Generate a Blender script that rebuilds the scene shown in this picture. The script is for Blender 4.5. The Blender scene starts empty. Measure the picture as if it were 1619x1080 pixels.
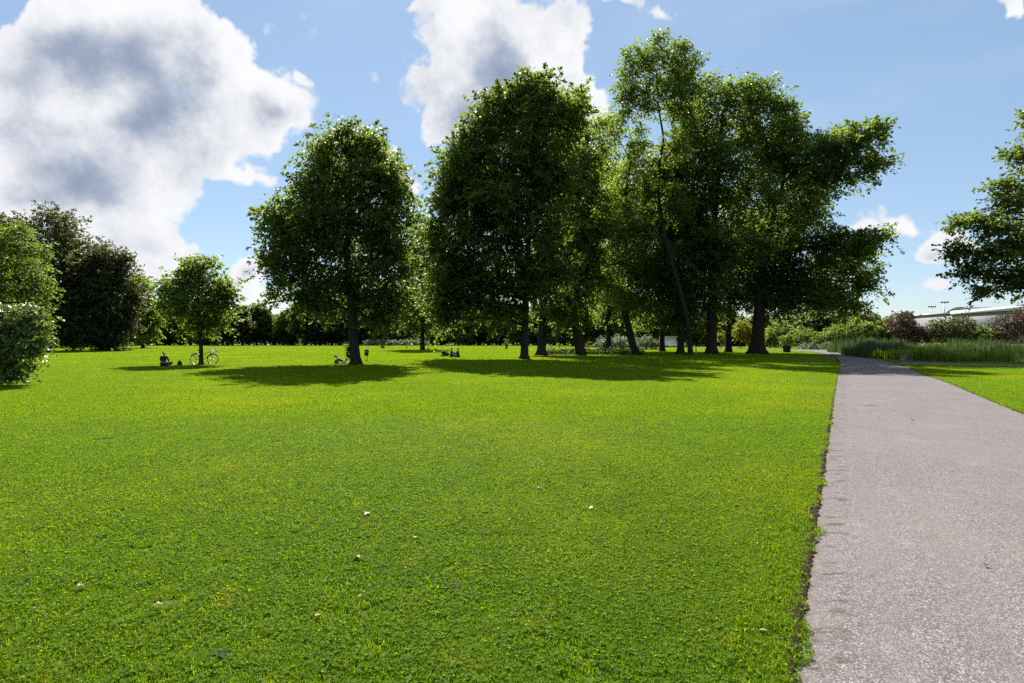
import bpy, math, random
import numpy as np
from mathutils import Vector, Quaternion

# ------------------------------------------------------------------ camera, sky, sun, exposure
F, CX, HOR, CAMH = 900.0, 809.5, 536.0, 1.7        # focal length and horizon in photo pixels, eye height in metres
SUN_EL, SUN_AZ = 45.0, -8.0                        # azimuth measured from +Y towards +X
SUN_STRENGTH, SKY_STRENGTH, EXPOSURE = 5.0, 0.053, 1.35

sc = bpy.context.scene
sc.render.resolution_x, sc.render.resolution_y = 1024, 683
sc.view_settings.view_transform = 'Standard'
sc.view_settings.look = 'None'
sc.view_settings.exposure = EXPOSURE
sc.view_settings.gamma = 1.0
sc.cycles.max_bounces = 5
sc.cycles.diffuse_bounces = 3
sc.cycles.transmission_bounces = 4
sc.cycles.use_denoising = False

cam = bpy.data.objects.new('camera', bpy.data.cameras.new('camera'))
sc.collection.objects.link(cam)
cam.data.sensor_width = 36.0
cam.data.lens = F / 1619.0 * 36.0
cam.data.clip_start, cam.data.clip_end = 0.05, 4000.0
cam.location = (0, 0, CAMH)
cam.rotation_euler = (math.radians(90) - math.atan((540 - HOR) / F), 0, 0)
sc.camera = cam

S = Vector((math.sin(math.radians(SUN_AZ)) * math.cos(math.radians(SUN_EL)),
            math.cos(math.radians(SUN_AZ)) * math.cos(math.radians(SUN_EL)), math.sin(math.radians(SUN_EL))))
sun = bpy.data.objects.new('sun', bpy.data.lights.new('sun', 'SUN'))
sc.collection.objects.link(sun)
sun.data.energy, sun.data.angle, sun.data.color = SUN_STRENGTH, math.radians(0.53), (1.0, 0.95, 0.86)
sun.rotation_euler = (-S).to_track_quat('-Z', 'Y').to_euler()
sun.location = (0, 60, 80)


class NT:
    """small node-tree helper"""
    def __init__(s, tree):
        s.t = tree
        for n in list(tree.nodes): tree.nodes.remove(n)
    def n(s, typ, ins=None, **props):
        nd = s.t.nodes.new(typ)
        for k, v in props.items(): setattr(nd, k, v)
        for k, v in (ins or {}).items():
            if isinstance(v, bpy.types.NodeSocket): s.t.links.new(v, nd.inputs[k])
            else: nd.inputs[k].default_value = v
        return nd
    def m(s, op, a, b=0.0, c=0.0, clamp=False):
        return s.n('ShaderNodeMath', {0: a, 1: b, 2: c}, operation=op, use_clamp=clamp).outputs[0]
    def v(s, op, a, b=(0, 0, 0)):
        nd = s.n('ShaderNodeVectorMath', {0: a, 1: b}, operation=op)
        return nd.outputs['Value'] if op in ('LENGTH', 'DOT_PRODUCT', 'DISTANCE') else nd.outputs['Vector']
    def noise(s, vec, scale, detail=3.0, rough=0.5, dist=0.0, col=False):
        nd = s.n('ShaderNodeTexNoise', {'Vector': vec, 'Scale': scale, 'Detail': detail, 'Roughness': rough, 'Distortion': dist})
        return nd.outputs['Color' if col else 'Fac']
    def mix(s, f, a, b, blend='MIX'):
        nd = s.t.nodes.new('ShaderNodeMix'); nd.data_type = 'RGBA'; nd.blend_type = blend
        for i, v in ((0, f), (6, a), (7, b)):
            if isinstance(v, bpy.types.NodeSocket): s.t.links.new(v, nd.inputs[i])
            else: nd.inputs[i].default_value = (v if i == 0 else (tuple(v) + (1,))[:4])
        return nd.outputs[2]
    def step(s, x, a, b):
        nd = s.n('ShaderNodeMapRange', {0: x, 1: a, 2: b, 3: 0.0, 4: 1.0}, interpolation_type='SMOOTHSTEP')
        return nd.outputs[0]
    def link(s, a, b): s.t.links.new(a, b)


def build_world():
    w = bpy.data.worlds.new('World'); sc.world = w; w.use_nodes = True
    w.cycles.sampling_method = 'MANUAL'; w.cycles.sample_map_resolution = 512
    T = NT(w.node_tree)
    out = T.n('ShaderNodeOutputWorld')
    sky = T.n('ShaderNodeTexSky', sky_type='NISHITA', sun_disc=False, sun_elevation=math.radians(SUN_EL),
              sun_rotation=math.radians(SUN_AZ), altitude=0.0, air_density=1.0, dust_density=0.15, ozone_density=1.0).outputs[0]
    d = T.n('ShaderNodeTexCoord').outputs['Generated']
    sep = T.n('ShaderNodeSeparateXYZ', {0: d})
    # billowing: shift the direction by noise before the cloud masses are looked up
    wn = T.v('SUBTRACT', T.noise(d, 5.0, 4.0, 0.58, col=True), (0.5, 0.5, 0.5))
    wd = T.v('ADD', d, T.v('MULTIPLY', wn, (0.17, 0.08, 0.16)))
    sw = T.n('ShaderNodeSeparateXYZ', {0: wd})
    yy = T.m('MAXIMUM', sw.outputs[1], 0.06)
    uv = T.n('ShaderNodeCombineXYZ', {0: T.m('DIVIDE', sw.outputs[0], yy), 1: T.m('DIVIDE', sw.outputs[2], yy), 2: 0.0}).outputs[0]
    # cumulus masses where they stand over the park (px, py, rx, ry, weight), then their thick shaded cores
    mass = [(130, 60, 120, 75, 1), (240, 90, 140, 100, 1.1), (330, 115, 90, 85, 1), (430, 188, 85, 50, 1), (60, 170, 100, 100, 1), (150, 240, 150, 80, 1),
            (30, 290, 110, 70, 1), (205, 335, 70, 55, .9), (360, 290, 80, 24, .75), (320, 205, 90, 50, .8), (200, 0, 120, 50, 1),
            (790, 45, 105, 62, 1.1), (725, 125, 66, 62, 1), (840, 120, 100, 85, 1.1), (925, 100, 36, 85, .85), (700, 180, 36, 36, .7), (820, 190, 120, 50, .9), (930, 190, 50, 60, .7),
            (1008, 8, 34, 26, .8), (1080, 28, 24, 16, .5), (1612, 20, 26, 26, .8), (1415, 343, 52, 20, .8), (1478, 394, 62, 27, .9), (1450, 458, 110, 14, .5),
            (392, 413, 48, 26, 1), (250, 418, 80, 22, .9), (400, 465, 110, 30, .9), (235, 385, 60, 24, .8), (110, 370, 90, 40, .9), (612, 235, 30, 26, .6), (655, 290, 30, 24, .6), (1350, 362, 36, 14, .6), (488, 125, 16, 12, .5), (660, 10, 60, 14, .45)]
    cores = [(190, 95, 95, 62, 1.2), (280, 150, 75, 52, 1), (120, 50, 70, 40, .7), (225, 190, 70, 36, .8), (30, 225, 90, 40, .6), (70, 250, 150, 110, .5), (290, 60, 80, 50, .35), (250, 230, 90, 60, .35), (140, 295, 80, 38, .8), (60, 130, 60, 40, .5), (330, 90, 50, 40, .4), (425, 195, 42, 20, .85), (45, 330, 70, 30, .7), (210, 372, 50, 22, .5),
             (790, 130, 62, 88, 1.2), (735, 190, 46, 50, .9), (850, 180, 70, 52, 1), (840, 110, 40, 50, .7), (920, 190, 40, 50, .6), (392, 416, 20, 9, .9), (1478, 402, 36, 10, .35), (370, 305, 40, 9, .4)]
    def field(lst):
        tot = None
        for px, py, rx, ry, a in lst:
            q = T.v('MULTIPLY', T.v('SUBTRACT', uv, ((px - CX) / F, (HOR - py) / F, 0.0)), (F / rx, F / ry, 0.0))
            e = T.m('EXPONENT', T.m('MULTIPLY', T.v('DOT_PRODUCT', q, q), -1.1))
            tot = T.m('MULTIPLY', e, a) if tot is None else T.m('MULTIPLY_ADD', e, a, tot)
        return tot
    cov = T.m('SUBTRACT', T.m('MINIMUM', field(mass), 1.05), 0.54)
    core = field(cores)
    # scattered cumulus over the rest of the sky
    gen = T.m('MULTIPLY', T.m('SUBTRACT', T.noise(T.v('MULTIPLY', wd, (1, 1, 1.6)), 2.2, 2.0, 0.5), 0.60), 3.2)
    front = T.step(sep.outputs[1], 0.62, 0.42)
    gen = T.m('ADD', T.m('MULTIPLY', gen, front), T.m('SUBTRACT', front, 1.0))
    core = T.m('MAXIMUM', core, T.m('MULTIPLY', gen, 0.9))
    cov = T.m('MAXIMUM', cov, gen)
    fine = T.m('SUBTRACT', T.noise(d, 12.0, 8.0, 0.69), 0.5)
    big = T.m('SUBTRACT', T.noise(d, 6.0, 2.0, 0.5), 0.5)
    puff = T.m('SUBTRACT', 0.42, T.n('ShaderNodeTexVoronoi', {'Vector': T.v('ADD', d, T.v('MULTIPLY', wn, (0.10, 0.10, 0.10))), 'Scale': 11.0, 'Detail': 3.0, 'Roughness': 0.6}, normalize=True).outputs['Distance'])
    dens = T.m('MULTIPLY_ADD', puff, 1.3, cov)
    dens = T.m('ADD', dens, T.m('ADD', T.m('MULTIPLY', fine, 1.45), T.m('MULTIPLY', big, 0.75)))
    alpha = T.step(dens, 0.0, 0.26)
    thick = T.step(T.m('ADD', core, T.m('ADD', T.m('ADD', T.m('MULTIPLY', big, 1.0), T.m('MULTIPLY', puff, -1.0)), T.m('MULTIPLY', fine, 2.1))), -0.34, 1.55)
    lit = T.mix(thick, (7.2, 7.25, 7.4), (2.1, 2.65, 3.7))
    # thin high veil
    veil = T.m('MULTIPLY', T.step(T.noise(T.v('MULTIPLY', d, (1.5, 1.5, 5.0)), 1.6, 3.0, 0.6, 0.0), 0.42, 0.8), 0.25)
    skyc = T.mix(0.48, sky, (2.7, 4.1, 5.8))      # evens the clear-sky radiance out, as in hazy summer air
    base = T.mix(veil, skyc, (5.0, 6.0, 7.0))
    col = T.mix(alpha, base, lit)
    bg = T.n('ShaderNodeBackground', {'Color': col, 'Strength': SKY_STRENGTH})
    T.link(bg.outputs[0], out.inputs['Surface'])
build_world()


# ------------------------------------------------------------------ helpers
C = sc.collection
def gd(py): return CAMH * F / (py - HOR)                         # distance of a ground point seen at photo row py
def gp(px, py): D = gd(py); return ((px - CX) / F * D, D)        # ground point seen at that pixel
def at(px, py, D): return Vector(((px - CX) / F * D, D, CAMH + (HOR - py) / F * D))

def props(o, label=None, cat=None, group=None, kind=None):
    if label: o['label'] = label
    if cat: o['category'] = cat
    if group: o['group'] = group
    if kind: o['kind'] = kind
    return o
def empty(name, loc, label, cat, group=None, rz=0.0):
    o = bpy.data.objects.new(name, None); C.objects.link(o)
    o.empty_display_size = 0.2
    o.location = loc; o.rotation_euler = (0, 0, rz)
    return props(o, label, cat, group)
def link(name, me, mat=None, parent=None):
    o = bpy.data.objects.new(name, me); C.objects.link(o)
    if mat is not None and not me.materials: me.materials.append(mat)
    if parent: o.parent = parent
    return o

def np_mesh(name, co, quads=None, tris=None, attrs=None, smooth=False):
    """mesh from numpy arrays"""
    me = bpy.data.meshes.new(name)
    co = np.asarray(co, np.float32)
    loops, starts, totals = [], [], []
    n = 0
    for f, k in ((quads, 4), (tris, 3)):
        if f is None or len(f) == 0: continue
        f = np.asarray(f, np.int32).reshape(-1, k)
        loops.append(f.ravel()); starts.append(n + np.arange(len(f)) * k); totals.append(np.full(len(f), k)); n += f.size
    loops = np.concatenate(loops).astype(np.int32); starts = np.concatenate(starts).astype(np.int32); totals = np.concatenate(totals).astype(np.int32)
    me.vertices.add(len(co)); me.vertices.foreach_set('co', co.ravel())
    me.loops.add(len(loops)); me.loops.foreach_set('vertex_index', loops)
    me.polygons.add(len(starts)); me.polygons.foreach_set('loop_start', starts); me.polygons.foreach_set('loop_total', totals)
    if smooth: me.polygons.foreach_set('use_smooth', np.ones(len(starts), bool))
    for k, a in (attrs or {}).items():
        at_ = me.attributes.new(k, 'FLOAT', 'POINT'); at_.data.foreach_set('value', np.asarray(a, np.float32))
    me.update(calc_edges=True)
    return me

class MB:
    """collects tubes, boxes, lathes into one mesh"""
    def __init__(s): s.v, s.q, s.t = [], [], []
    def tube(s, pts, rad, sides=6, cap=True, closed=False):
        pts = [Vector(p) for p in pts]
        if not isinstance(rad, (list, tuple, np.ndarray)): rad = [rad] * len(pts)
        n = len(pts); b0 = len(s.v); ref = None
        for i, p in enumerate(pts):
            if closed: t = pts[(i + 1) % n] - pts[i - 1]
            else: t = pts[min(i + 1, n - 1)] - pts[max(i - 1, 0)]
            if t.length < 1e-9: t = Vector((0, 0, 1))
            t.normalize()
            if ref is None: ref = t.orthogonal().normalized()
            ref = (ref - t * ref.dot(t)); ref = ref.normalized() if ref.length > 1e-6 else t.orthogonal().normalized()
            bn = t.cross(ref)
            for k in range(sides):
                a = 2 * math.pi * k / sides
                s.v.append(p + (ref * math.cos(a) + bn * math.sin(a)) * rad[i])
        for i in range(n if closed else n - 1):
            j = (i + 1) % n
            for k in range(sides):
                l = (k + 1) % sides
                s.q.append((b0 + i * sides + k, b0 + i * sides + l, b0 + j * sides + l, b0 + j * sides + k))
        if cap and not closed:
            for i, fl in ((0, True), (n - 1, False)):
                c = len(s.v); s.v.append(pts[i])
                for k in range(sides):
                    l = (k + 1) % sides
                    a, b = b0 + i * sides + k, b0 + i * sides + l
                    s.t.append((c, b, a) if fl else (c, a, b))
        return s
    def box(s, c, d, rz=0.0):
        b = len(s.v); cs, sn = math.cos(rz), math.sin(rz)
        for z in (-1, 1):
            for x, y in ((-1, -1), (1, -1), (1, 1), (-1, 1)):
                X, Y = x * d[0] / 2, y * d[1] / 2
                s.v.append(Vector((c[0] + X * cs - Y * sn, c[1] + X * sn + Y * cs, c[2] + z * d[2] / 2)))
        for f in ((3, 2, 1, 0), (4, 5, 6, 7), (0, 1, 5, 4), (1, 2, 6, 5), (2, 3, 7, 6), (3, 0, 4, 7)): s.q.append(tuple(b + i for i in f))
        return s
    def lathe(s, prof, sides=16, c=(0, 0, 0)):
        b = len(s.v)
        for r, z in prof:
            for k in range(sides):
                a = 2 * math.pi * k / sides; s.v.append(Vector((c[0] + r * math.cos(a), c[1] + r * math.sin(a), c[2] + z)))
        for i in range(len(prof) - 1):
            for k in range(sides):
                l = (k + 1) % sides
                s.q.append((b + i * sides + k, b + i * sides + l, b + (i + 1) * sides + l, b + (i + 1) * sides + k))
        return s
    def prism(s, poly, y0, y1):
        """extrude an x,z outline along y"""
        b = len(s.v); n = len(poly)
        for y in (y0, y1):
            for x, z in poly: s.v.append(Vector((x, y, z)))
        for k in range(n):
            l = (k + 1) % n; s.q.append((b + k, b + l, b + n + l, b + n + k))
        for o_, fl in ((0, False), (n, True)):
            for k in range(1, n - 1):
                s.t.append((b + o_, b + o_ + k, b + o_ + k + 1) if not fl else (b + o_, b + o_ + k + 1, b + o_ + k))
        return s
    def mesh(s, name, smooth=True): return np_mesh(name, np.array([tuple(v) for v in s.v]), s.q, s.t, smooth=smooth)
    def build(s, name, mat, parent=None, smooth=True): return link(name, s.mesh(name, smooth), mat, parent)

# ------------------------------------------------------------------ materials
def new_mat(name):
    m = bpy.data.materials.new(name); m.use_nodes = True
    return m, NT(m.node_tree)
def plain(name, col, rough=0.6, metal=0.0, spec=0.4, bump=0.0, bscale=30.0, var=0.15):
    m, T = new_mat(name)
    tc = T.n('ShaderNodeTexCoord').outputs['Object']
    nz = T.noise(tc, bscale, 4.0, 0.6)
    c = T.mix(T.m('MULTIPLY', nz, 1.0), tuple(x * (1 - var) for x in col), tuple(min(1, x * (1 + var)) for x in col))
    p = T.n('ShaderNodeBsdfPrincipled', {'Base Color': c, 'Roughness': rough, 'Metallic': metal, 'Specular IOR Level': spec})
    if bump:
        b = T.n('ShaderNodeBump', {'Height': nz, 'Strength': bump, 'Distance': 0.02}); T.link(b.outputs[0], p.inputs['Normal'])
    T.link(p.outputs[0], T.n('ShaderNodeOutputMaterial').inputs[0])
    return m
def leaf_mat(name, dark, light, trans, tfac=0.42, rough=0.5, spec=0.3):
    """leaf colours vary from leaf to leaf (attribute v) and from bough to bough (attribute b)"""
    m, T = new_mat(name)
    v = T.n('ShaderNodeAttribute', attribute_name='v').outputs['Fac']
    b = T.n('ShaderNodeAttribute', attribute_name='b').outputs['Fac']
    k = T.m('ADD', T.m('MULTIPLY', v, 0.6), T.m('MULTIPLY', b, 0.4))
    c = T.mix(k, dark, light)
    tr = T.mix(k, tuple(x * 0.65 for x in trans), tuple(min(1, x * 1.3) for x in trans))
    p = T.n('ShaderNodeBsdfPrincipled', {'Base Color': c, 'Roughness': rough, 'Specular IOR Level': spec})
    t = T.n('ShaderNodeBsdfTranslucent', {'Color': tr})
    mx = T.n('ShaderNodeMixShader', {0: tfac, 1: p.outputs[0], 2: t.outputs[0]})
    T.link(mx.outputs[0], T.n('ShaderNodeOutputMaterial').inputs[0])
    return m
def bark_mat(name, a, b):
    m, T = new_mat(name)
    tc = T.n('ShaderNodeTexCoord').outputs['Object']
    st = T.v('MULTIPLY', tc, (9, 9, 1.6))
    nz = T.noise(st, 1.6, 6.0, 0.65)
    c = T.mix(T.step(nz, 0.3, 0.7), a, b)
    p = T.n('ShaderNodeBsdfPrincipled', {'Base Color': c, 'Roughness': 0.9, 'Specular IOR Level': 0.15})
    bu = T.n('ShaderNodeBump', {'Height': nz, 'Strength': 0.9, 'Distance': 0.05}); T.link(bu.outputs[0], p.inputs['Normal'])
    T.link(p.outputs[0], T.n('ShaderNodeOutputMaterial').inputs[0])
    return m

BARK = bark_mat('bark', (0.016, 0.013, 0.010), (0.045, 0.038, 0.028))
BARK_PALE = bark_mat('bark_pale', (0.04, 0.036, 0.028), (0.12, 0.105, 0.08))
L_LIME = leaf_mat('leaf_lime', (0.0204, 0.0408, 0.0102), (0.051, 0.0782, 0.0187), (0.225, 0.315, 0.03), 0.48)
L_MID = leaf_mat('leaf_mid', (0.0221, 0.0442, 0.0102), (0.0544, 0.085, 0.017), (0.25, 0.355, 0.03), 0.50)
L_LIGHT = leaf_mat('leaf_light', (0.0204, 0.0425, 0.0085), (0.0527, 0.085, 0.0153), (0.31, 0.425, 0.035), 0.55)
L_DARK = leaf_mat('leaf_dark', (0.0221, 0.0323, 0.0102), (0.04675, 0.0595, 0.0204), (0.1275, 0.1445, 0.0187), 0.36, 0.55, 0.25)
L_BUSH = leaf_mat('leaf_bush', (0.045, 0.085, 0.022), (0.13, 0.18, 0.06), (0.22, 0.32, 0.03), 0.35, 0.38, 0.5)
L_YEL = leaf_mat('leaf_yellow', (0.0595, 0.0765, 0.0085), (0.119, 0.136, 0.017), (0.34, 0.357, 0.017), 0.5)
L_RED = leaf_mat('leaf_red', (0.03825, 0.0238, 0.017), (0.0935, 0.06375, 0.0425), (0.119, 0.06375, 0.034), 0.3)
L_PALE = leaf_mat('leaf_pale', (0.0765, 0.102, 0.0595), (0.221, 0.255, 0.17), (0.187, 0.238, 0.119), 0.35)
L_REED = leaf_mat('leaf_reed', (0.024, 0.046, 0.013), (0.075, 0.105, 0.042), (0.09, 0.15, 0.03), 0.32)
L_WEED = leaf_mat('leaf_weed', (0.0255, 0.0595, 0.0085), (0.051, 0.102, 0.01275), (0.119, 0.221, 0.017), 0.4, 0.7, 0.1)
L_IRIS = leaf_mat('leaf_iris', (0.07, 0.11, 0.012), (0.15, 0.20, 0.025), (0.36, 0.46, 0.03), 0.5)

def patch_nodes(T):
    """slow colour drift of the sward, shared by turf and blades"""
    pos = T.n('ShaderNodeNewGeometry').outputs['Position']
    big = T.noise(pos, 0.16, 3.0, 0.55)
    mid = T.noise(pos, 1.1, 4.0, 0.6)
    sml = T.noise(pos, 5.0, 3.0, 0.6)
    return pos, big, mid, sml

def grass_mat():
    m, T = new_mat('grass_blade')
    pos, big, mid, sml = patch_nodes(T)
    v = T.n('ShaderNodeAttribute', attribute_name='v').outputs['Fac']
    k = T.m('ADD', T.m('MULTIPLY', v, 0.75), T.m('MULTIPLY', T.step(mid, 0.3, 0.7), 0.25))
    c = T.mix(k, (0.06532, 0.1348, 0.004899), (0.1306, 0.2164, 0.006532))
    c = T.mix(T.m('MULTIPLY', T.step(big, 0.45, 0.68), 0.5), c, (0.1796, 0.2246, 0.005715))
    c = T.mix(T.m('MULTIPLY', T.step(sml, 0.55, 0.72), 0.35), c, (0.04899, 0.1183, 0.0147))
    c = T.mix(T.m('MULTIPLY', T.step(T.noise(pos, 2.3, 3.0, 0.6), 0.60, 0.72), 0.5), c, (0.196, 0.2123, 0.01633))
    c = T.mix(T.step(v, 0.95, 0.99), c, (0.2123, 0.1633, 0.06532))
    p = T.n('ShaderNodeBsdfPrincipled', {'Base Color': c, 'Roughness': 0.6, 'Specular IOR Level': 0.06})
    tr = T.mix(1.0, c, (2.4, 2.2, 0.8), 'MULTIPLY')
    t = T.n('ShaderNodeBsdfTranslucent', {'Color': tr})
    mx = T.n('ShaderNodeMixShader', {0: 0.5, 1: p.outputs[0], 2: t.outputs[0]})
    T.link(mx.outputs[0], T.n('ShaderNodeOutputMaterial').inputs[0])
    return m
GRASS = grass_mat()

def turf_mat():
    m, T = new_mat('turf')
    pos, big, mid, sml = patch_nodes(T)
    fine = T.noise(pos, 55.0, 4.0, 0.7)
    c = T.mix(T.step(fine, 0.3, 0.7), (0.0355, 0.06745, 0.00568), (0.0923, 0.142, 0.00994))
    c = T.mix(T.m('MULTIPLY', T.step(big, 0.45, 0.68), 0.55), c, (0.1207, 0.1491, 0.00994))
    p = T.n('ShaderNodeBsdfPrincipled', {'Base Color': c, 'Roughness': 0.9, 'Specular IOR Level': 0.1})
    b = T.n('ShaderNodeBump', {'Height': fine, 'Strength': 0.8, 'Distance': 0.03}); T.link(b.outputs[0], p.inputs['Normal'])
    T.link(p.outputs[0], T.n('ShaderNodeOutputMaterial').inputs[0])
    return m

def path_mat():
    m, T = new_mat('chipped_asphalt')
    pos = T.n('ShaderNodeNewGeometry').outputs['Position']
    ac = T.n('ShaderNodeAttribute', attribute_name='across').outputs['Fac']
    vo = T.n('ShaderNodeTexVoronoi', {'Vector': pos, 'Scale': 105.0})
    vo2 = T.n('ShaderNodeTexVoronoi', {'Vector': pos, 'Scale': 38.0})
    r1 = T.n('ShaderNodeSeparateColor', {0: vo.outputs['Color']})
    r2 = T.n('ShaderNodeSeparateColor', {0: vo2.outputs['Color']})
    stone = T.mix(r1.outputs[0], (0.1118, 0.09784, 0.1002), (0.2982, 0.2671, 0.2743))
    stone = T.mix(T.step(r1.outputs[1], 0.72, 0.95), stone, (0.2087, 0.158, 0.1193))
    stone = T.mix(T.step(r1.outputs[2], 0.86, 0.97), stone, (0.3578, 0.3462, 0.3499))
    stone = T.mix(T.m('MULTIPLY', r2.outputs[0], 0.5), stone, (0.1118, 0.09633, 0.0994))
    gap = T.step(vo.outputs['Distance'], 0.34, 0.62)
    stone = T.mix(T.m('MULTIPLY', gap, 0.7), stone, (0.05591, 0.04967, 0.0493))
    big = T.noise(pos, 0.5, 4.0, 0.6)
    stone = T.mix(T.m('MULTIPLY', T.step(big, 0.35, 0.7), 0.22), stone, (0.1789, 0.1618, 0.167))
    warm = T.noise(pos, 0.9, 5.0, 0.65)
    stone = T.mix(T.m('MULTIPLY', T.step(warm, 0.48, 0.72), 0.18), stone, (0.2237, 0.1882, 0.155))
    worn = T.m('MULTIPLY', T.step(T.noise(T.v('MULTIPLY', pos, (0.8, 0.5, 1)), 2.2, 5.0, 0.7), 0.55, 0.75), 0.15)
    stone = T.mix(worn, stone, (0.2982, 0.2822, 0.2863))
    # mud scuffs dragged off the verge beside the left edge
    nz = T.noise(T.v('MULTIPLY', pos, (3.0, 9.0, 1.0)), 1.0, 5.0, 0.7)
    band = T.m('MULTIPLY', T.step(ac, 0.06, 0.16), T.step(ac, 0.46, 0.30))
    scuff = T.m('MULTIPLY', T.m('MULTIPLY', T.step(nz, 0.50, 0.62), band), 0.75)
    stone = T.mix(scuff, stone, (0.06337, 0.05118, 0.03578))
    dust = T.m('MULTIPLY', T.step(ac, 0.14, 0.0), T.step(T.noise(pos, 7.0, 4.0), 0.35, 0.6))
    stone = T.mix(T.m('MULTIPLY', dust, 0.6), stone, (0.1491, 0.09408, 0.05964))
    p = T.n('ShaderNodeBsdfPrincipled', {'Base Color': stone, 'Roughness': 0.95, 'Specular IOR Level': 0.05})
    b = T.n('ShaderNodeBump', {'Height': T.m('SUBTRACT', 1.0, vo.outputs['Distance']), 'Strength': 0.2, 'Distance': 0.003}); T.link(b.outputs[0], p.inputs['Normal'])
    T.link(p.outputs[0], T.n('ShaderNodeOutputMaterial').inputs[0])
    return m
def soil_mat():
    m, T = new_mat('soil')
    pos = T.n('ShaderNodeNewGeometry').outputs['Position']
    nz = T.noise(pos, 40.0, 6.0, 0.7)
    c = T.mix(T.step(nz, 0.3, 0.7), (0.010, 0.007, 0.005), (0.075, 0.048, 0.030))
    p = T.n('ShaderNodeBsdfPrincipled', {'Base Color': c, 'Roughness': 0.95, 'Specular IOR Level': 0.1})
    b = T.n('ShaderNodeBump', {'Height': nz, 'Strength': 1.0, 'Distance': 0.03}); T.link(b.outputs[0], p.inputs['Normal'])
    T.link(p.outputs[0], T.n('ShaderNodeOutputMaterial').inputs[0])
    return m
def water_mat():
    m, T = new_mat('pond_water')
    pos = T.n('ShaderNodeNewGeometry').outputs['Position']
    nz = T.noise(T.v('MULTIPLY', pos, (1, 2.2, 1)), 1.6, 3.0, 0.5)
    p = T.n('ShaderNodeBsdfPrincipled', {'Base Color': (0.016, 0.02, 0.014, 1), 'Roughness': 0.06, 'Specular IOR Level': 0.5})
    b = T.n('ShaderNodeBump', {'Height': nz, 'Strength': 0.10, 'Distance': 0.05}); T.link(b.outputs[0], p.inputs['Normal'])
    T.link(p.outputs[0], T.n('ShaderNodeOutputMaterial').inputs[0])
    return m
TURF, PATHM, SOIL, WATER = turf_mat(), path_mat(), soil_mat(), water_mat()

# ------------------------------------------------------------------ ground, paths, pond
def spline(pts, n):
    """Catmull-Rom through 2-D points, resampled"""
    P = np.array(pts, float); P = np.vstack([2 * P[0] - P[1], P, 2 * P[-1] - P[-2]])
    out = []
    for i in range(1, len(P) - 2):
        for t in np.linspace(0, 1, n, endpoint=False):
            a, b, c, d = P[i - 1:i + 3]
            out.append(0.5 * ((2 * b) + (c - a) * t + (2 * a - 5 * b + 4 * c - d) * t * t + (3 * b - a - 3 * c + d) * t ** 3))
    out.append(P[-2]); return np.array(out)
pl = [gp(1250, 1080), gp(1300, 748), gp(1322, 604), gp(1327.5, 580), gp(1325, 569.5), gp(1311, 561.5), gp(1264, 555), (39.0, 100.0), (36.0, 118.0)]
pr = [gp(1750, 705), gp(1619, 656), gp(1494, 604), gp(1460, 592), gp(1424, 577.5), gp(1374, 566.5), gp(1330, 561), (47.5, 82.0), (44.0, 100.0), (41, 118)]
dl = np.array(pl[1]) - np.array(pl[0]); dl /= np.linalg.norm(dl)
pr0 = np.array(pr[1]) - dl * 26.0
PL = spline([tuple(np.array(pl[0]) - dl * 8)] + pl, 24)
PR = spline([tuple(pr0), tuple(pr0 + dl * 13)] + pr[1:], 24)
def resample(P, n):
    d = np.r_[0, np.cumsum(np.linalg.norm(np.diff(P, axis=0), axis=1))]
    t = np.linspace(0, 1, n) ** 1.6 * d[-1]
    return np.c_[np.interp(t, d, P[:, 0]), np.interp(t, d, P[:, 1])]
rs = np.random.RandomState(3)
PLr, PRr = resample(PL, 260), resample(PR, 260)
PATH_POLY = np.vstack([PLr, PRr[::-1]])
SIDE_TOP = np.array([gp(1428, 573.2), gp(1500, 574.5), gp(1619, 576.2), gp(1800, 578.5), (60, 36.5)])
SIDE_BOT = np.array([gp(1418, 575.6), gp(1500, 577.2), gp(1619, 579.4), gp(1800, 582), (60, 33.8)])
SIDE_POLY = np.vstack([SIDE_TOP, SIDE_BOT[::-1]])
POND = np.array([(31.5, 47.5), (33.5, 44.2), (38, 43.2), (46, 43.4), (70, 44), (110, 46), (112, 71), (80, 69), (58, 68), (46, 66), (36, 58)])

def inside(poly, x, y):
    x, y = np.asarray(x), np.asarray(y); r = np.zeros(x.shape, bool); n = len(poly)
    for i in range(n):
        x1, y1 = poly[i]; x2, y2 = poly[(i + 1) % n]
        if y1 == y2: continue
        c = ((y1 > y) != (y2 > y)) & (x < (x2 - x1) * (y - y1) / (y2 - y1) + x1)
        r ^= c
    return r
def edge_dist(poly, x, y):
    x, y = np.asarray(x, float), np.asarray(y, float); r = np.full(x.shape, 1e9); n = len(poly)
    for i in range(n):
        a = poly[i]; b = poly[(i + 1) % n]; d = b - a; L = d @ d + 1e-12
        t = np.clip(((x - a[0]) * d[0] + (y - a[1]) * d[1]) / L, 0, 1)
        r = np.minimum(r, np.hypot(x - a[0] - t * d[0], y - a[1] - t * d[1]))
    return r

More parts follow.
